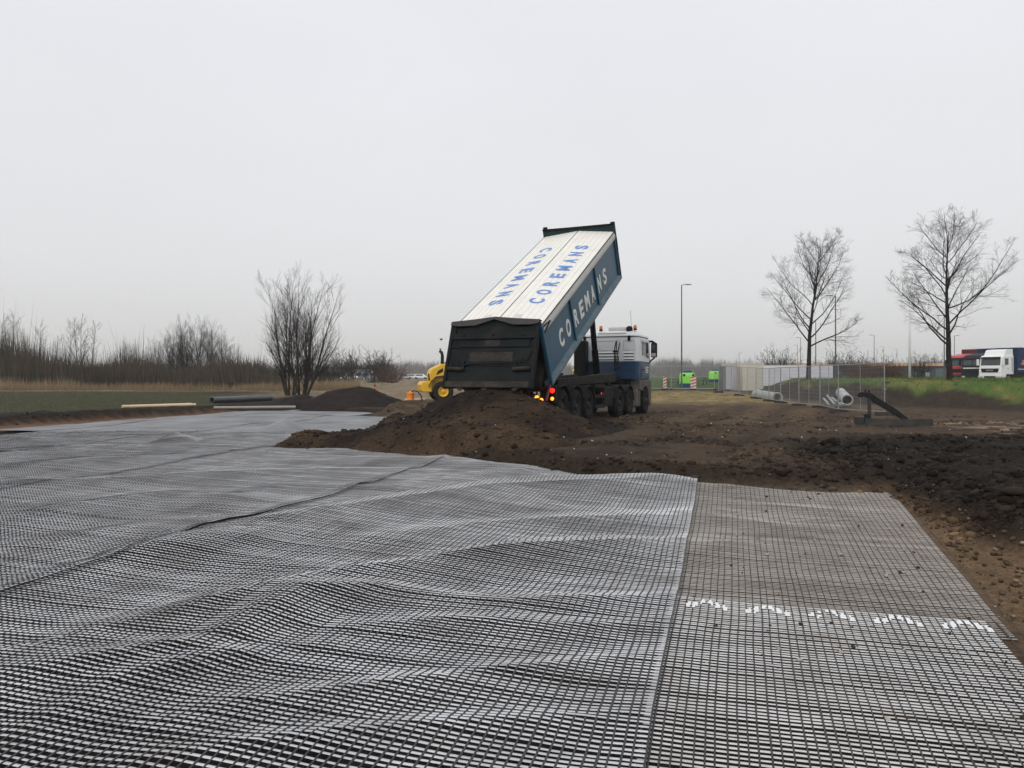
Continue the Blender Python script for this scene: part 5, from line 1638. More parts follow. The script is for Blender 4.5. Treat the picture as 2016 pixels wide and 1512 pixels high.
# ------------------------------------------------------------------ lamp posts and poles
M_post = mat("grey_lamp_post", (0.10, 0.105, 0.11), 0.5, metal=0.4, var=0.1, vscale=3)
M_white_pole = mat("white_pole", (0.75, 0.75, 0.74), 0.4, var=0.05, vscale=2)
LP = [(1342, 561, 70, 1, "lamp post with a single arm standing right of the truck cab"), (1645, 583, 70, -1, "lamp post on the bund between the two bare trees"), (1606, 632, 96, -1, "lamp post just right of the smaller bare tree's trunk"),
      (1576, 665, 150, -1, "distant lamp post left of the smaller bare tree"), (1570, 680, 190, -1, "shorter distant lamp post beside another left of the bare tree"), (1721, 660, 140, -1, "distant lamp post over the red-brown hedge"),
      (1739, 682, 210, -1, "small distant lamp post right of the hedge"), (1859, 622, 88, -1, "lamp post close behind the larger bare tree's trunk"), (1879, 661, 140, 1, "faint lamp post above the red lorry"), (1455, 695, 190, 1, "tiny lamp post above the tree belt near the container"),
      (1766, 687, 215, -1, "small distant lamp post left of the white pole")]
for px, ytop, d, s, lab in LP:
    x = (px - CX) / F * d
    z0 = terrain_z(x, d); H = HC - (ytop - CY) / F * d - z0
    t = thing("lamp_post", lab, "lamp post", (x, d, z0), 0, "lamp posts around the site")
    MB().tube([(0, 0, 0), (0, 0, 0.06 * H), (0, 0, 0.061 * H), (0, 0, H)], [0.10, 0.095, 0.075, 0.045], 8).build("post", M_post, t, smooth=False)
    MB().tube([(0, 0, H - 0.03), (s * 0.25, 0, H + 0.04), (s * 0.5, 0, H + 0.05)], 0.03, 6).build("arm", M_post, t)
    MB().hexa([(s * 0.4, -0.09, H), (s * 0.9, -0.09, H), (s * 0.9, 0.09, H), (s * 0.4, 0.09, H)], [(s * 0.42, -0.06, H + 0.09), (s * 0.86, -0.06, H + 0.06), (s * 0.86, 0.06, H + 0.06), (s * 0.42, 0.06, H + 0.09)]).build("lamp_head", M_post, t)
x = (1791 - CX) / F * 62
t = thing("flag_pole", "tall white flagless pole on the bund", "pole", (x, 62, terrain_z(x, 62)), 0)
MB().tube([(0, 0, 0), (0, 0, 4.0), (0, 0, 7.7)], [0.10, 0.085, 0.05], 10).build("pole_shaft", M_white_pole, t, smooth=True)
MB().lathe([(0.0, 7.7), (0.07, 7.72), (0.07, 7.80), (0.0, 7.84)], 10, 'z').build("pole_cap", M_white_pole, t)
x = (1826 - CX) / F * 75
t = thing("small_sign", "small grey square sign on a post before the dark warehouse", "sign", (x, 75, terrain_z(x, 75)), 0.1)
MB().tube([(0, 0, 0), (0, 0, 1.0)], 0.03, 6).build("post", M_post, t)
MB().box(-0.2, 0.2, -0.02, 0.02, 0.75, 1.15).build("sign_board", mat("grey_sign", (0.28, 0.29, 0.30), 0.5, var=0.1), t)

# ------------------------------------------------------------------ wheel loader (mostly hidden behind the tailgate)
M_yel = mat("loader_yellow", (0.72, 0.42, 0.03), 0.4, var=0.08, vscale=3, dirt=(0.35, 0.23, 0.08), dirt_amt=0.2, dscale=2)
M_yeld = mat("loader_ochre", (0.40, 0.27, 0.06), 0.5, var=0.15, vscale=3)
M_dkgrey = mat("loader_charcoal", (0.018, 0.018, 0.02), 0.6, var=0.2, vscale=4)
LX, LY = (868 - CX) / F * 50, 50.0
ld_ = thing("wheel_loader", "yellow wheel loader standing behind the tipper's tailgate", "loader", (LX, LY, terrain_z(LX, LY)), math.radians(14))
hood = MB().prism([(-0.80, 1.30), (-0.86, 1.75), (-0.70, 2.12), (-0.10, 2.42), (0.35, 2.50), (1.6, 2.50), (1.6, 1.25)], -0.78, 0.78, 'y').build("engine_hood", M_yel, ld_, bevel=0.06)
MB().prism([(-0.42, 1.72), (0.02, 1.95), (0.02, 2.18), (-0.30, 2.0)], -0.80, -0.785, 'y').build("side_grille", M_dkgrey, hood)
MB().prism([(-0.90, 1.38), (-0.91, 1.85), (-0.74, 1.65), (-0.70, 1.38)], -0.72, -0.45, 'y').build("rear_lamp_housing", M_dkgrey, hood)
MB().box(-0.925, -0.90, -0.68, -0.56, 1.42, 1.62).build("rear_lamp", M_chrome, hood)
MB().box(0.2, 1.5, -0.70, 0.70, 2.50, 2.56).build("hood_rail", M_chrome, hood)
MB().prism([(-1.42, 0.70), (-1.45, 1.10), (-1.30, 1.32), (-0.75, 1.32), (-0.70, 0.62), (-1.25, 0.62)], -0.95, 0.95, 'y').build("counterweight", M_yel, ld_, bevel=0.06)
MB().box(-0.92, 0.7, -0.80, 0.80, 0.62, 1.3).build("rear_frame", M_yeld, ld_, bevel=0.03)
ex = [(0.05, -0.3, 2.45), (0.05, -0.3, 3.0), (0.0, -0.3, 3.2), (-0.14, -0.3, 3.30)]
MB().tube(ex, [0.115, 0.105, 0.10, 0.10], 12).build("exhaust_stack", M_dkgrey, ld_, smooth=True)
MB().prism([(1.6, 1.3), (2.9, 1.3), (2.8, 2.4), (2.55, 3.15), (1.7, 3.15)], -0.72, 0.72, 'y').build("loader_cab", M_dkgrey, ld_, bevel=0.04)
MB().box(1.55, 2.75, -0.8, 0.8, 3.15, 3.27).build("cab_roof", M_yel, ld_, bevel=0.04)
MB().prism([(2.7, 0.6), (4.1, 0.55), (4.0, 1.5), (3.4, 1.9), (2.7, 1.2)], -0.55, 0.55, 'y').build("front_frame", M_yel, ld_, bevel=0.03)
for s in (-1, 1):
    MB().beam((3.4, s * 0.45, 1.7), (5.1, s * 0.45, 0.55), 0.12, 0.3).build("lift_arm", M_yel, ld_)
MB().prism([(4.9, 0.1), (5.9, 0.05), (5.3, 0.2), (5.05, 0.5), (5.2, 1.0), (4.95, 0.95), (4.8, 0.5)], -1.2, 1.2, 'y').build("bucket", M_yeld, ld_)
lt = tyre_mb(0.66, 0.45, 0.33).mesh("tyre", M_tyre)
lr_ = MB().lathe([(0.34, -0.20), (0.32, -0.22), (0.29, -0.14), (0.24, -0.05), (0.14, -0.07), (0.12, -0.13), (0.0, -0.14)], 22, 'y').mesh("wheel", M_yel, smooth=True)
for x in (0.0, 3.0):
    for s in (-1, 1):
        w = link("wheel", lr_, ld_, loc=(x, s * 0.88, 0.66), rot=(0, 0, 0 if s < 0 else math.pi))
        link("tyre", lt, w)
for s in (-1, 1):
    m = MB(); vs, fs = [], []
    pts = [(-0.95, 0.95), (-0.80, 1.25), (-0.45, 1.58), (0.0, 1.64), (0.75, 1.60)]
    for x, z in pts:
        for y in (s * 0.70, s * 1.12):
            vs += [(x, y, z), (x, y, z + 0.05)]
    for i in range(len(pts) - 1):
        b = i * 4
        fs += [(b, b + 2, b + 6, b + 4), (b + 1, b + 5, b + 7, b + 3), (b + 2, b + 3, b + 7, b + 6), (b, b + 4, b + 5, b + 1)]
    m.add(vs, fs).build("fender", M_dkgrey, ld_)

# ------------------------------------------------------------------ drum, boards, stake
M_org = mat("orange_plastic", (0.80, 0.24, 0.02), 0.45, var=0.08, vscale=4)
ox, oy = (808 - CX) / F * 50, 50.0
t = thing("orange_drum", "orange drum with a black hose arching out, left of the loader", "drum", (ox, oy, terrain_z(ox, oy)), 0)
MB().lathe([(0.0, 0.0), (0.26, 0.0), (0.27, 0.03), (0.25, 0.06), (0.24, 0.48), (0.26, 0.52), (0.25, 0.56), (0.10, 0.60), (0.07, 0.66), (0.0, 0.67)], 20, 'z').build("drum_shell", M_org, t, smooth=True)
hp = [(0.07, 0, 0.62), (0.25, 0, 0.70), (0.5, 0, 0.62), (0.7, 0, 0.38), (0.78, 0, 0.08), (0.80, 0, 0.03)]
MB().tube(hp, 0.035, 8).build("hose", M_black, t, smooth=True)
M_plank = mat("pale_plank", (0.55, 0.47, 0.37), 0.7, var=0.15, vscale=5)
for k, (px0, py0, px1, py1, lab) in enumerate([(797, 776, 845, 775, "pale plank lying nearest behind the orange drum"), (800, 773, 838, 772, "second pale plank lying behind the orange drum")]):
    d = 51.5 + k * 0.8
    a, b = at(px0, py0, d), at(px1, py1, d)
    z = terrain_z(a[0], d) + 0.06 + 0.0 * k
    t = thing("plank", lab, "plank", (a[0], d, z), 0, "planks behind the drum")
    MB().box(0, b[0] - a[0], -0.11, 0.11, -0.05, 0.05).build("board", M_plank, t, bevel=0.006)
    for e in (0.3, b[0] - a[0] - 0.3):
        MB().box(e - 0.05, e + 0.05, -0.09, 0.09, -0.12, -0.05).build("spacer", M_plank, t)
sx, sy = (738 - CX) / F * 45, 45.0
t = thing("marker_stake", "rust brown marker stake standing behind the peat mound", "stake", (sx, sy, terrain_z(sx, sy)), 0)
MB().prism([(-0.045, 0.0), (0.045, 0.0), (0.045, 1.22), (0.0, 1.28), (-0.045, 1.22)], -0.03, 0.03, 'y').build("stake_post", mat("rust_wood", (0.16, 0.065, 0.03), 0.8, var=0.25, vscale=8), t, bevel=0.006)
MB().box(-0.05, 0.05, -0.035, 0.035, 1.0, 1.08).build("paint_ring", M_org, t)


# ------------------------------------------------------------------ pipes
def pipe(name, label, a, b, r, material, wall=0.08, group=None, cat="pipe"):
    a, b = Vector(a), Vector(b)
    d = b - a; Lp = d.length
    t = thing(name, label, cat, a, 0, group)
    t.rotation_euler = d.to_track_quat('X', 'Z').to_euler()
    o = MB().lathe([(r * (1 - wall * 2), 0.0), (r, 0.0), (r, 0.05), (r, Lp * 0.5), (r, Lp), (r * (1 - wall * 2), Lp), (r * (1 - wall * 2), Lp * 0.5), (r * (1 - wall * 2), 0.0)], 20, 'x').build("pipe_wall", material, t, smooth=True)
    mod = o.modifiers.new("edge", 'EDGE_SPLIT'); mod.split_angle = math.radians(50)
    MB().lathe([(r * 1.0, 0.0), (r * 1.06, 0.01), (r * 1.06, 0.14), (r, 0.16)], 20, 'x').build("pipe_socket", material, t, smooth=True)
    return t


def at_ground(px, py, z):
    x, y = gnd(px, py, z)
    return (x, y)


M_ypipe = mat("cream_plastic_pipe", (0.66, 0.50, 0.30), 0.45, var=0.08, vscale=2)
M_dpipe = mat("dark_grey_pipe", (0.055, 0.062, 0.066), 0.35, var=0.15, vscale=2)
M_gpipe = mat("dusty_grey_pipe", (0.32, 0.29, 0.26), 0.6, var=0.15, vscale=2)
M_cpipe = mat("concrete_pipe", (0.42, 0.44, 0.42), 0.75, var=0.12, vscale=2.5, dirt=(0.25, 0.26, 0.24), dirt_amt=0.25, dscale=2)
for k, (off, lab) in enumerate([(0.0, "front one of two cream pipes lying side by side on the field bank"), (0.24, "rear one of two cream pipes lying side by side on the field bank")]):
    x0, y0 = at_ground(240 - 5 * k, 803, 0.34); x1, y1 = at_ground(385 - 13 * k, 798.5, 0.34)
    y0 += off; y1 += off
    pipe("plastic_pipe", lab, (x0, y0, terrain_z(x0, y0) + 0.07), (x1, y1, terrain_z(x1, y1) + 0.07), 0.068, M_ypipe, group="cream pipes on the bank")
x0, y0 = at_ground(417, 794, 0.32); x1, y1 = at_ground(533, 789, 0.32)
zt = max(terrain_z(x0, y0), terrain_z(x1, y1)) + 0.14
pipe("drain_pipe", "thick dark grey pipe lying left of the lone willow", (x0, y0, zt), (x1, y1, zt), 0.155, M_dpipe)
x0, y0 = at_ground(421, 809, 0.1); x1, y1 = at_ground(582, 807, 0.1)
zt = max(terrain_z(x0, y0), terrain_z(x1, y1)) + 0.08
pipe("conduit_pipe", "thin dusty grey pipe along the far edge of the mats", (x0, y0, zt), (x1, y1, zt), 0.06, M_gpipe)
a, b = at(1531, 783, 47.5), at(1489, 776, 52)
pipe("concrete_pipe", "pale concrete pipe lying sideways in the pit behind the fence", a, b, 0.32, M_cpipe, 0.07, "concrete pipes in the pit")
a, b = at(1668, 787.5, 37.5), at(1655, 773, 41.5)
pipe("concrete_pipe", "concrete pipe with its open mouth towards the camera, by the bund", a, b, 0.26, M_cpipe, 0.06, "concrete pipes in the pit")
for k, (p0, p1, r, lab) in enumerate([((1633, 800), (1622, 787), 0.055, "leftmost thin grey pipe beside the concrete pipe mouth"), ((1644, 799), (1629, 781), 0.055, "longest thin grey pipe beside the concrete pipe mouth"),
                                      ((1648, 793), (1638, 785), 0.05, "middle thin grey pipe beside the concrete pipe mouth"), ((1656, 800), (1647, 792), 0.055, "thin grey pipe just under the concrete pipe mouth"),
                                      ((1661, 799), (1655, 794), 0.05, "short thin grey pipe right under the concrete pipe mouth")]):
    a, b = at(p0[0], p0[1] - 2, 36.6), at(p1[0], p1[1] - 2, 39.0)
    pipe("thin_pipe", lab, a, b, r, M_cpipe, 0.1, "thin pipes in the pit")

# ------------------------------------------------------------------ steel drag beam on the soil
M_rstl = mat("blackened_steel", (0.014, 0.014, 0.015), 0.55, var=0.3, vscale=5, dirt=(0.05, 0.042, 0.034), dirt_amt=0.25, dscale=4)
M_rpl = mat("dusty_steel_beam", (0.04, 0.042, 0.042), 0.6, var=0.25, vscale=4, dirt=(0.09, 0.078, 0.064), dirt_amt=0.4, dscale=3)
bx_, by_ = (1711 - CX) / F * 22, 22.0
t = thing("steel_drag_beam", "black steel drag beam with a sloping arm lying beside the fence end", "steel beam", (bx_, by_, terrain_z(bx_, by_)), math.radians(-6))
MB().box(-0.14, 1.72, -0.10, -0.085, 0.0, 0.20).build("front_plate", M_rpl, t, bevel=0.004)
MB().box(-0.14, 1.72, -0.084, 0.14, 0.02, 0.035).build("foot_plate", M_rpl, t, bevel=0.004)
MB().box(-0.35, -0.10, -0.02, 0.18, 0.02, 0.24).build("end_block", M_rpl, t, bevel=0.01)
MB().box(-0.03, 0.05, -0.04, 0.04, 0.035, 0.82).build("upright", M_rpl, t, bevel=0.006)
MB().box(-0.14, 0.02, -0.08, 0.06, 0.10, 0.34).build("ratchet", M_rstl, t, bevel=0.03)
arm = [(-0.33, 0.86), (-0.30, 0.94), (-0.20, 0.97), (0.02, 0.95), (0.20, 0.82), (0.70, 0.50), (1.28, 0.05), (1.10, 0.05), (0.62, 0.36), (0.26, 0.58), (0.12, 0.66), (0.0, 0.78), (-0.16, 0.84), (-0.24, 0.80)]
MB().prism(arm, -0.055, 0.055, 'y').build("sloping_arm", M_rstl, t, bevel=0.012)
for x, z in ((-0.10, 0.97), (0.0, 0.96)):
    MB().lathe([(0.03, z), (0.03, z + 0.05), (0.0, z + 0.05)], 8, 'z', (x, 0, 0)).build("bolt", M_rstl, t)


# ------------------------------------------------------------------ person in orange workwear
M_hivis = mat("orange_workwear", (0.80, 0.16, 0.06), 0.7, var=0.1, vscale=6)
M_skin = mat("skin", (0.45, 0.25, 0.18), 0.55, var=0.05, vscale=8)
M_helm = mat("yellow_helmet", (0.75, 0.52, 0.10), 0.4)
M_boot = mat("boots", (0.03, 0.025, 0.02), 0.8)
px_, py_ = (1131 - CX) / F * 42, 42.0
per = thing("person", "person in orange workwear and yellow helmet behind the truck's chassis, hands before the chest", "person", (px_, py_, terrain_z(px_, py_)), math.radians(185))
J = {'pel': (0, 0, 0.98), 'waist': (0, 0, 1.12), 'chest': (0, 0.01, 1.32), 'neckb': (0, 0.0, 1.50), 'neck': (0, 0.02, 1.58), 'head': (0, 0.035, 1.68), 'crown': (0, 0.02, 1.76),
     'hipl': (0.10, 0, 0.92), 'kneel': (0.12, 0.03, 0.50), 'ankl': (0.13, -0.02, 0.09), 'toel': (0.14, 0.16, 0.05), 'hipr': (-0.10, 0, 0.92), 'kneer': (-0.12, 0.04, 0.50), 'ankr': (-0.13, 0.0, 0.09), 'toer': (-0.14, 0.18, 0.05),
     'shl': (0.20, 0, 1.46), 'elbl': (0.27, 0.08, 1.20), 'wrl': (0.10, 0.28, 1.30), 'shr': (-0.20, 0, 1.46), 'elbr': (-0.27, 0.08, 1.20), 'wrr': (-0.08, 0.29, 1.34)}
RJ = {'pel': 0.155, 'waist': 0.15, 'chest': 0.175, 'neckb': 0.09, 'neck': 0.058, 'head': 0.098, 'crown': 0.07, 'hipl': 0.105, 'hipr': 0.105, 'kneel': 0.075, 'kneer': 0.075, 'ankl': 0.06, 'ankr': 0.06, 'toel': 0.045, 'toer': 0.045,
      'shl': 0.085, 'shr': 0.085, 'elbl': 0.06, 'elbr': 0.06, 'wrl': 0.042, 'wrr': 0.042}
ED = [('pel', 'waist'), ('waist', 'chest'), ('chest', 'neckb'), ('neckb', 'neck'), ('neck', 'head'), ('head', 'crown'), ('pel', 'hipl'), ('hipl', 'kneel'), ('kneel', 'ankl'), ('ankl', 'toel'), ('pel', 'hipr'), ('hipr', 'kneer'),
      ('kneer', 'ankr'), ('ankr', 'toer'), ('neckb', 'shl'), ('shl', 'elbl'), ('elbl', 'wrl'), ('neckb', 'shr'), ('shr', 'elbr'), ('elbr', 'wrr')]
kn = list(J)
for s, wn_ in ((1, 'wrl'), (-1, 'wrr')):
    wx_, wy_, wz_ = J[wn_]
    palm = 'palm' + wn_
    J[palm] = (wx_ - s * 0.03, wy_ + 0.07, wz_ + 0.03); RJ[palm] = 0.034; ED.append((wn_, palm))
    for f_, (fx, fz, fl) in enumerate([(-0.035, 0.03, 0.07), (-0.012, 0.035, 0.08), (0.012, 0.03, 0.075), (0.034, 0.022, 0.06)]):
        a_n, b_n = f"f{wn_}{f_}a", f"f{wn_}{f_}b"
        J[a_n] = (J[palm][0] + fx, J[palm][1] + 0.045, J[palm][2] + fz); RJ[a_n] = 0.010
        J[b_n] = (J[a_n][0] - s * fl * 0.6, J[a_n][1] + fl * 0.4, J[a_n][2] + 0.01); RJ[b_n] = 0.009
        ED += [(palm, a_n), (a_n, b_n)]
    a_n = f"t{wn_}"
    J[a_n] = (J[palm][0] - s * 0.03, J[palm][1] - 0.005, J[palm][2] + 0.06); RJ[a_n] = 0.011; ED.append((palm, a_n))
kn = list(J)
pm_ = bpy.data.meshes.new("body")
pm_.from_pydata([J[k] for k in kn], [(kn.index(a), kn.index(b)) for a, b in ED], [])
po = link("body", pm_, per)
pm_.materials.append(M_hivis)
sk_ = po.modifiers.new("skin", 'SKIN')
for i, k in enumerate(kn):
    pm_.skin_vertices[0].data[i].radius = (RJ[k], RJ[k] * (0.75 if k in ('pel', 'waist', 'chest') else 1.0))
pm_.skin_vertices[0].data[0].use_root = True
ss = po.modifiers.new("smooth", 'SUBSURF'); ss.levels = ss.render_levels = 2
dg = bpy.context.evaluated_depsgraph_get(); dg.update()
bm_ = bpy.data.meshes.new_from_object(po.evaluated_get(dg))
po.modifiers.clear(); po.data = bm_
bm_.materials.clear()
for m in (M_hivis, M_skin, M_boot): bm_.materials.append(m)
for p in bm_.polygons:
    c = p.center
    p.use_smooth = True
    p.material_index = 1 if c.z > 1.555 or (c.y > 0.285 and c.z > 1.15) else 2 if c.z < 0.13 else 0
MB().lathe([(0.135, 1.70), (0.128, 1.74), (0.115, 1.79), (0.08, 1.83), (0.0, 1.845)], 18, 'z', (0, 0.03, 0)).build("helmet", M_helm, per, smooth=True)
MB().prism([(-0.10, 0.12), (0.10, 0.12), (0.07, 0.21), (-0.07, 0.21)], 1.695, 1.71, 'z').build("helmet_peak", M_helm, per)
for s in (-1, 1):
    MB().lathe([(0.0, -0.013), (0.010, -0.008), (0.013, 0.0), (0.010, 0.008), (0.0, 0.013)], 8, 'y', (s * 0.034, 0.128, 1.672)).build("eye", M_black, per, smooth=True)
    MB().lathe([(0.0, -0.012), (0.022, -0.008), (0.026, 0.0), (0.02, 0.012), (0.0, 0.014)], 8, 'x', (s * 0.10, 0.03, 1.66)).build("ear", M_skin, per, smooth=True)
MB().hexa([(-0.016, 0.125, 1.625), (0.016, 0.125, 1.625), (0.016, 0.155, 1.63), (-0.016, 0.155, 1.63)], [(-0.008, 0.125, 1.675), (0.008, 0.125, 1.675), (0.008, 0.134, 1.675), (-0.008, 0.134, 1.675)]).build("nose", M_skin, per)
MB().box(-0.026, 0.026, 0.118, 0.134, 1.598, 1.606).build("mouth", M_boot, per)

# ------------------------------------------------------------------ parked lorries beyond the bund
M_lw = mat("lorry_white", (0.78, 0.78, 0.77), 0.3, var=0.04, vscale=2)
M_ld = mat("lorry_dark_blue", (0.010, 0.011, 0.018), 0.5, var=0.1, vscale=2)
M_lr = mat("lorry_red", (0.42, 0.025, 0.03), 0.35, var=0.1, vscale=2)
M_lrd = mat("lorry_dark_red", (0.10, 0.012, 0.016), 0.4, var=0.1, vscale=2)
M_curt = mat("navy_curtain", (0.012, 0.025, 0.075), 0.5, var=0.15, vscale=1)
M_orgp = mat("orange_print", (0.55, 0.20, 0.07), 0.5, var=0.2, vscale=2)
M_lamp = mat("headlamp_glass", (0.55, 0.58, 0.58), 0.15)


def lorry(label, px, d, upper, lower, high, trailer, name_text=None):
    x = (px - CX) / F * d
    t = thing("parked_lorry", label, "lorry", (x, d, terrain_z(x, d)), math.radians(206), "lorries parked beyond the bund")
    cabb = MB().prism([(0.0, 0.45), (0.04, 1.2), (-0.05, 1.85), (-0.22, 2.85), (-0.5, 3.05), (-2.25, 3.05), (-2.25, 0.95), (-1.95, 0.95), (-1.85, 0.95), (-0.95, 0.95), (-0.85, 0.45)], -1.24, 1.24, 'y').build("cab", upper, t, bevel=0.06)
    MB().prism([(0.055, 0.42), (0.06, 0.95), (-0.84, 0.95), (-0.80, 0.42)], -1.245, 1.245, 'y').build("bumper", lower, cabb, bevel=0.04)
    if high:
        MB().prism([(-0.25, 2.9), (-0.75, 3.12), (-0.98, 3.55), (-1.2, 3.70), (-2.25, 3.78), (-2.3, 3.05), (-0.5, 3.0)], -1.12, 1.12, 'y').build("roof_fairing", upper, cabb, bevel=0.08)
    else:
        MB().prism([(-0.25, 2.9), (-0.6, 3.15), (-2.25, 3.42), (-2.3, 3.05), (-0.5, 3.0)], -1.15, 1.15, 'y').build("roof_fairing", upper, cabb, bevel=0.08)
    MB().hexa([(-0.075, -1.08, 1.95), (-0.03, -1.08, 1.95), (-0.03, 1.08, 1.95), (-0.075, 1.08, 1.95)], [(-0.24, -1.05, 2.78), (-0.19, -1.05, 2.78), (-0.19, 1.05, 2.78), (-0.24, 1.05, 2.78)]).build("windscreen", M_glass, cabb, bevel=0.02)
    MB().hexa([(-0.10, -1.06, 2.74), (0.06, -1.06, 2.70), (0.06, 1.06, 2.70), (-0.10, 1.06, 2.74)], [(-0.22, -1.06, 2.90), (-0.10, -1.06, 2.88), (-0.10, 1.06, 2.88), (-0.22, 1.06, 2.90)]).build("sun_visor", M_black, cabb)
    MB().prism([(-0.88, 1.16), (0.88, 1.16), (1.0, 1.58), (-1.0, 1.58)], 0.03, 0.065, 'x').build("grille", M_black, cabb, bevel=0.01)
    MB().box(0.05, 0.08, -0.62, 0.62, 0.52, 0.76).build("lower_grille", M_black, cabb, bevel=0.01)
    MB().box(0.02, 0.05, -1.0, 1.0, 1.60, 1.72).build("bright_bar", M_lw if upper is not M_lr else M_lr, cabb)
    for s in (-1, 1):
        MB().box(0.045, 0.075, s * 0.95 - 0.19, s * 0.95 + 0.19, 0.56, 0.76).build("headlamp", M_lamp, cabb, bevel=0.02)
        dd = MB().box(-1.40, -0.30, min(s * 1.238, s * 1.25), max(s * 1.238, s * 1.25), 1.1, 2.85).build("door", upper, cabb, bevel=0.006)
        MB().prism([(-1.28, 2.02), (-0.40, 1.95), (-0.50, 2.72), (-1.28, 2.72)], min(s * 1.248, s * 1.258), max(s * 1.248, s * 1.258), 'y').build("door_window", M_glass, dd)
        MB().box(-1.30, -1.15, min(s * 1.248, s * 1.27), max(s * 1.248, s * 1.27), 1.52, 1.60).build("door_handle", M_black, dd)
        MB().box(-2.0, -1.9, min(s * 1.238, s * 1.252), max(s * 1.238, s * 1.252), 1.2, 2.8).build("cab_vent", M_black, cabb)
        MB().box(-0.16, 0.0, s * 1.42 - 0.12, s * 1.42 + 0.12, 1.95, 2.65).build("mirror", M_lw if upper is M_lw else M_black, cabb, bevel=0.04)
        MB().tube([(-0.3, s * 1.24, 2.6), (-0.08, s * 1.42, 2.6)], 0.03, 6).build("mirror_arm", M_black, cabb)
        w = MB().lathe([(0.30, -0.13), (0.26, -0.1), (0.1, -0.16), (0.0, -0.16)], 18, 'y').build("wheel", M_steel, t, smooth=True, loc=(-1.38, s * 1.05, 0.5), rot=(0, 0, 0 if s < 0 else math.pi))
        link("tyre", ty_mesh, w)
        for xx in (-4.9, -9.5, -10.8):
            w2 = link("wheel", w.data, t, loc=(xx, s * 1.05, 0.5), rot=(0, 0, 0 if s < 0 else math.pi)); link("tyre", ty_mesh, w2)
    MB().box(-12.4, -2.95, -1.27, 1.27, 1.15, 3.95).build("trailer_box", trailer, t, bevel=0.03)
    MB().box(-12.4, -2.4, -1.0, 1.0, 0.75, 1.13).build("trailer_frame", M_black, t)
    MB().box(-12.4, -2.94, -1.29, 1.29, 3.955, 4.02).build("trailer_roof_rail", M_lw, t)
    MB().box(-12.4, -2.94, 1.272, 1.29, 1.50, 1.56).build("curtain_rail", M_lw, t)
    if name_text:
        me = text_mesh("lettering", name_text, 0.75, 0.16, 0.01, M_chrome, bold=0.02)
        link("lettering", me, cabb, loc=(0.072, 0, 1.40), rot=(math.pi / 2, 0, math.pi / 2))
    return t


t = lorry("white lorry cab with high roof fairing and navy curtain trailer", 1949, 85, M_lw, M_lw, True, M_curt, "MAN")
for a, z, w_ in ((-3.6, 2.45, 1.4), (-3.45, 2.15, 1.2), (-5.6, 2.5, 1.6), (-5.8, 2.1, 1.2)):
    MB().prism([(a, z), (a - w_ * 0.4, z + 0.18), (a - w_, z + 0.12), (a - w_ * 0.95, z - 0.12), (a - w_ * 0.3, z - 0.16)], 1.272, 1.276, 'y').build("orange_lettering", M_orgp, t)
lorry("dark blue lorry with a pale bar across its front, between red and white lorries", 1913, 87.5, M_ld, M_ld, False, M_curt)
lorry("red lorry half hidden by the larger bare tree's trunk", 1882, 90, M_lr, M_lrd, False, M_lrd)

# ------------------------------------------------------------------ far buildings and cars
M_wall = mat("dark_grey_cladding", (0.035, 0.05, 0.058), 0.6, var=0.15, vscale=0.6)
M_fasc = mat("terracotta_fascia", (0.62, 0.36, 0.20), 0.6, var=0.08, vscale=0.5)
wx0, wx1, wd = (1560 - CX) / F * 165, (1925 - CX) / F * 165, 165.0
wz = terrain_z(wx0 + 10, wd)
t = thing("warehouse", "long low dark grey warehouse with an orange-brown roof edge", "building", (wx0, wd, wz), 0)
wl = MB().box(0, wx1 - wx0, 0, 25, 0, 2.75).build("wall", M_wall, t)
rf = MB().box(-0.3, wx1 - wx0 + 0.3, -0.3, 25.3, 2.75, 3.35).build("roof_edge", M_fasc, t)
for k in range(7):
    x = 3 + k * 5.6
    d0 = MB().box(x, x + 2.6, -0.06, 0.0, 0.0, 2.2).build("loading_door", mat("grey_door", (0.09, 0.11, 0.12), 0.5, var=0.1), t)
    MB().box(x + 3.2, x + 4.6, -0.05, 0.0, 1.3, 2.1).build("window", M_glass, t)
    MB().box(x + 3.1, x + 4.7, -0.08, -0.05, 1.22, 1.3).build("window_sill", M_wall, t)
M_pale = mat("pale_blue_cladding", (0.42, 0.50, 0.55), 0.5, var=0.15, vscale=0.2)
ax0, ad = (668 - CX) / F * 255, 255.0
t = thing("distant_hall", "pale blue industrial hall far behind the shrubs on the left", "building", (ax0, ad, terrain_z(ax0, ad)), 0.05)
MB().box(0, 13, 0, 20, 0, 3.1).build("wall", M_pale, t)
MB().box(-0.2, 13.2, -0.2, 20.2, 3.1, 3.5).build("roof_edge", M_wall, t)
MB().box(8.4, 11.6, 2, 8, 3.5, 4.6).build("roof_unit", M_wall, t)
for k in range(5):
    MB().box(0.8 + k * 2.4, 2.6 + k * 2.4, -0.06, 0.0, 0.9, 1.9).build("window", M_glass, t)


def car(px, d, col, label, rz):
    x = (px - CX) / F * d
    t = thing("parked_car", label, "car", (x, d, terrain_z(x, d)), rz, "cars far behind the sandy field")
    b = MB().prism([(-2.1, 0.35), (2.1, 0.35), (2.15, 0.7), (1.2, 0.88), (0.5, 1.42), (-1.2, 1.45), (-1.95, 0.95), (-2.15, 0.85)], -0.85, 0.85, 'y').build("car_body", col, t, bevel=0.08)
    for s in (-1, 1):
        MB().prism([(-1.6, 0.95), (0.9, 0.92), (0.42, 1.34), (-1.1, 1.36)], s * 0.855 - 0.006, s * 0.855 + 0.006, 'y').build("side_window", M_glass, b)
        for xx in (-1.3, 1.35):
            MB().lathe([(0.0, -0.1), (0.30, -0.1), (0.31, 0.1), (0.0, 0.1)], 14, 'y', (xx, s * 0.78, 0.31)).build("wheel", M_tyre, t)
    return t


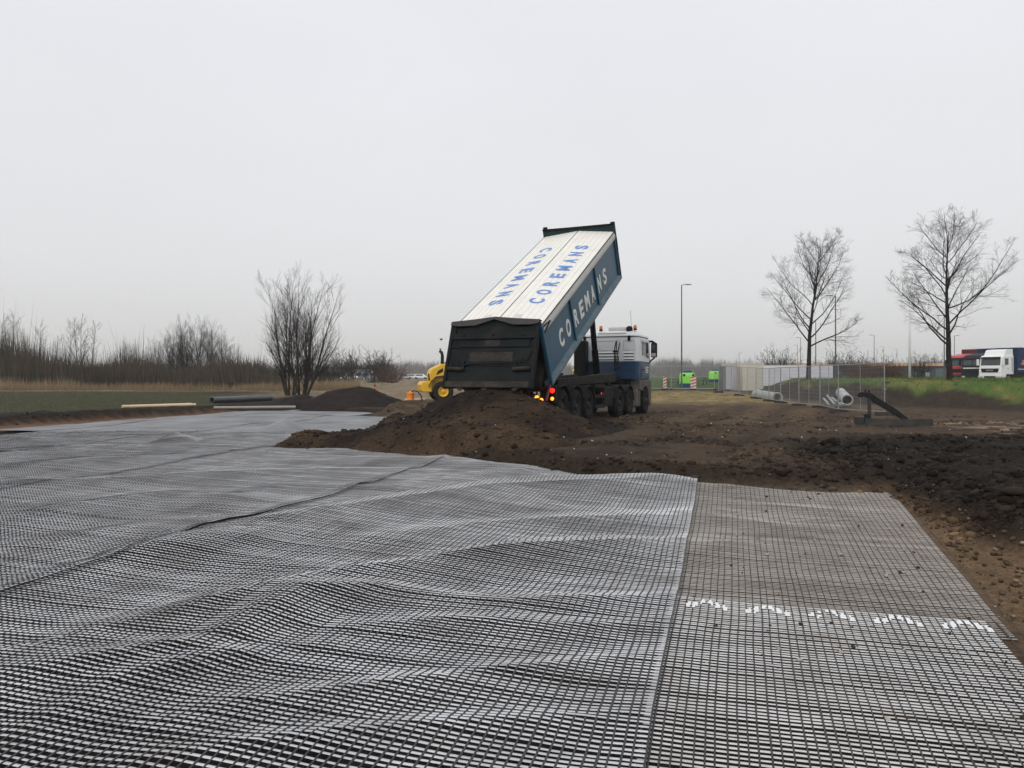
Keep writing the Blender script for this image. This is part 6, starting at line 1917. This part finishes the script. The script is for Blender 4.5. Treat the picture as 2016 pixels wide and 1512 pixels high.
M_carg = mat("silver_car", (0.45, 0.46, 0.47), 0.3)
car(797, 215, M_carg, "silver car farthest left beside the loader, across the sandy field", 0.2)
car(812, 220, M_lw, "white car in the middle of the far row left of the loader", 0.1)
car(829, 218, M_lw, "white car next to the loader in the far row", -0.1)
car(690, 222, M_lw, "white car before the pale hall on the left", 0.3)

# ------------------------------------------------------------------ two birds over the loader
M_bird = mat("dark_bird", (0.02, 0.02, 0.02), 0.7)
for px, py, s, lab in ((868.5, 669, 1.0, "upper of two small dark birds flying above the loader's exhaust"), (867, 688, 0.75, "lower and smaller dark bird just above the loader's exhaust")):
    q = at(px, py, 55)
    t = thing("bird", lab, "bird", q, 0.6, "birds above the loader")
    t.scale = (s,) * 3
    vs, fs = [], []
    prof = [(-0.13, 0.004), (-0.09, 0.02), (-0.03, 0.042), (0.03, 0.046), (0.07, 0.03), (0.10, 0.027), (0.125, 0.012), (0.15, 0.002)]
    for xx, r in prof:
        for k in range(8):
            a = k * math.pi / 4
            vs.append((xx, r * math.cos(a), r * math.sin(a) + 0.25 * max(0, xx)))
    for i in range(len(prof) - 1):
        for k in range(8):
            fs.append((i * 8 + k, i * 8 + (k + 1) % 8, i * 8 + 8 + (k + 1) % 8, i * 8 + 8 + k))
    MB().add(vs, fs).build("bird_body", M_bird, t, smooth=True)
    for sd_ in (-1, 1):
        MB().hexa([(-0.05, sd_ * 0.02, 0.0), (0.05, sd_ * 0.02, 0.0), (0.02, sd_ * 0.16, 0.10), (-0.04, sd_ * 0.16, 0.10)], [(-0.05, sd_ * 0.02, 0.012), (0.05, sd_ * 0.02, 0.012), (0.02, sd_ * 0.16, 0.108), (-0.04, sd_ * 0.16, 0.108)]).build("wing", M_bird, t)

# ------------------------------------------------------------------ damp winter haze
hz = MB().box(-1700, 1700, -1700, 1700, -1.2, 42.0).build("haze", None)
hm = bpy.data.materials.new("winter_haze"); hm.use_nodes = True
hn = hm.node_tree
for n in list(hn.nodes):
    if n.type != 'OUTPUT_MATERIAL': hn.nodes.remove(n)
pv = hn.nodes.new("ShaderNodeVolumePrincipled")
pv.inputs["Color"].default_value = (0.93, 0.94, 0.95, 1)
pv.inputs["Density"].default_value = 0.0005
pv.inputs["Anisotropy"].default_value = 0.2
hn.links.new(pv.outputs[0], [n for n in hn.nodes if n.type == 'OUTPUT_MATERIAL'][0].inputs["Volume"])
hz.data.materials.append(hm)
tag(hz, "thin grey winter haze over the whole site", kind="stuff")
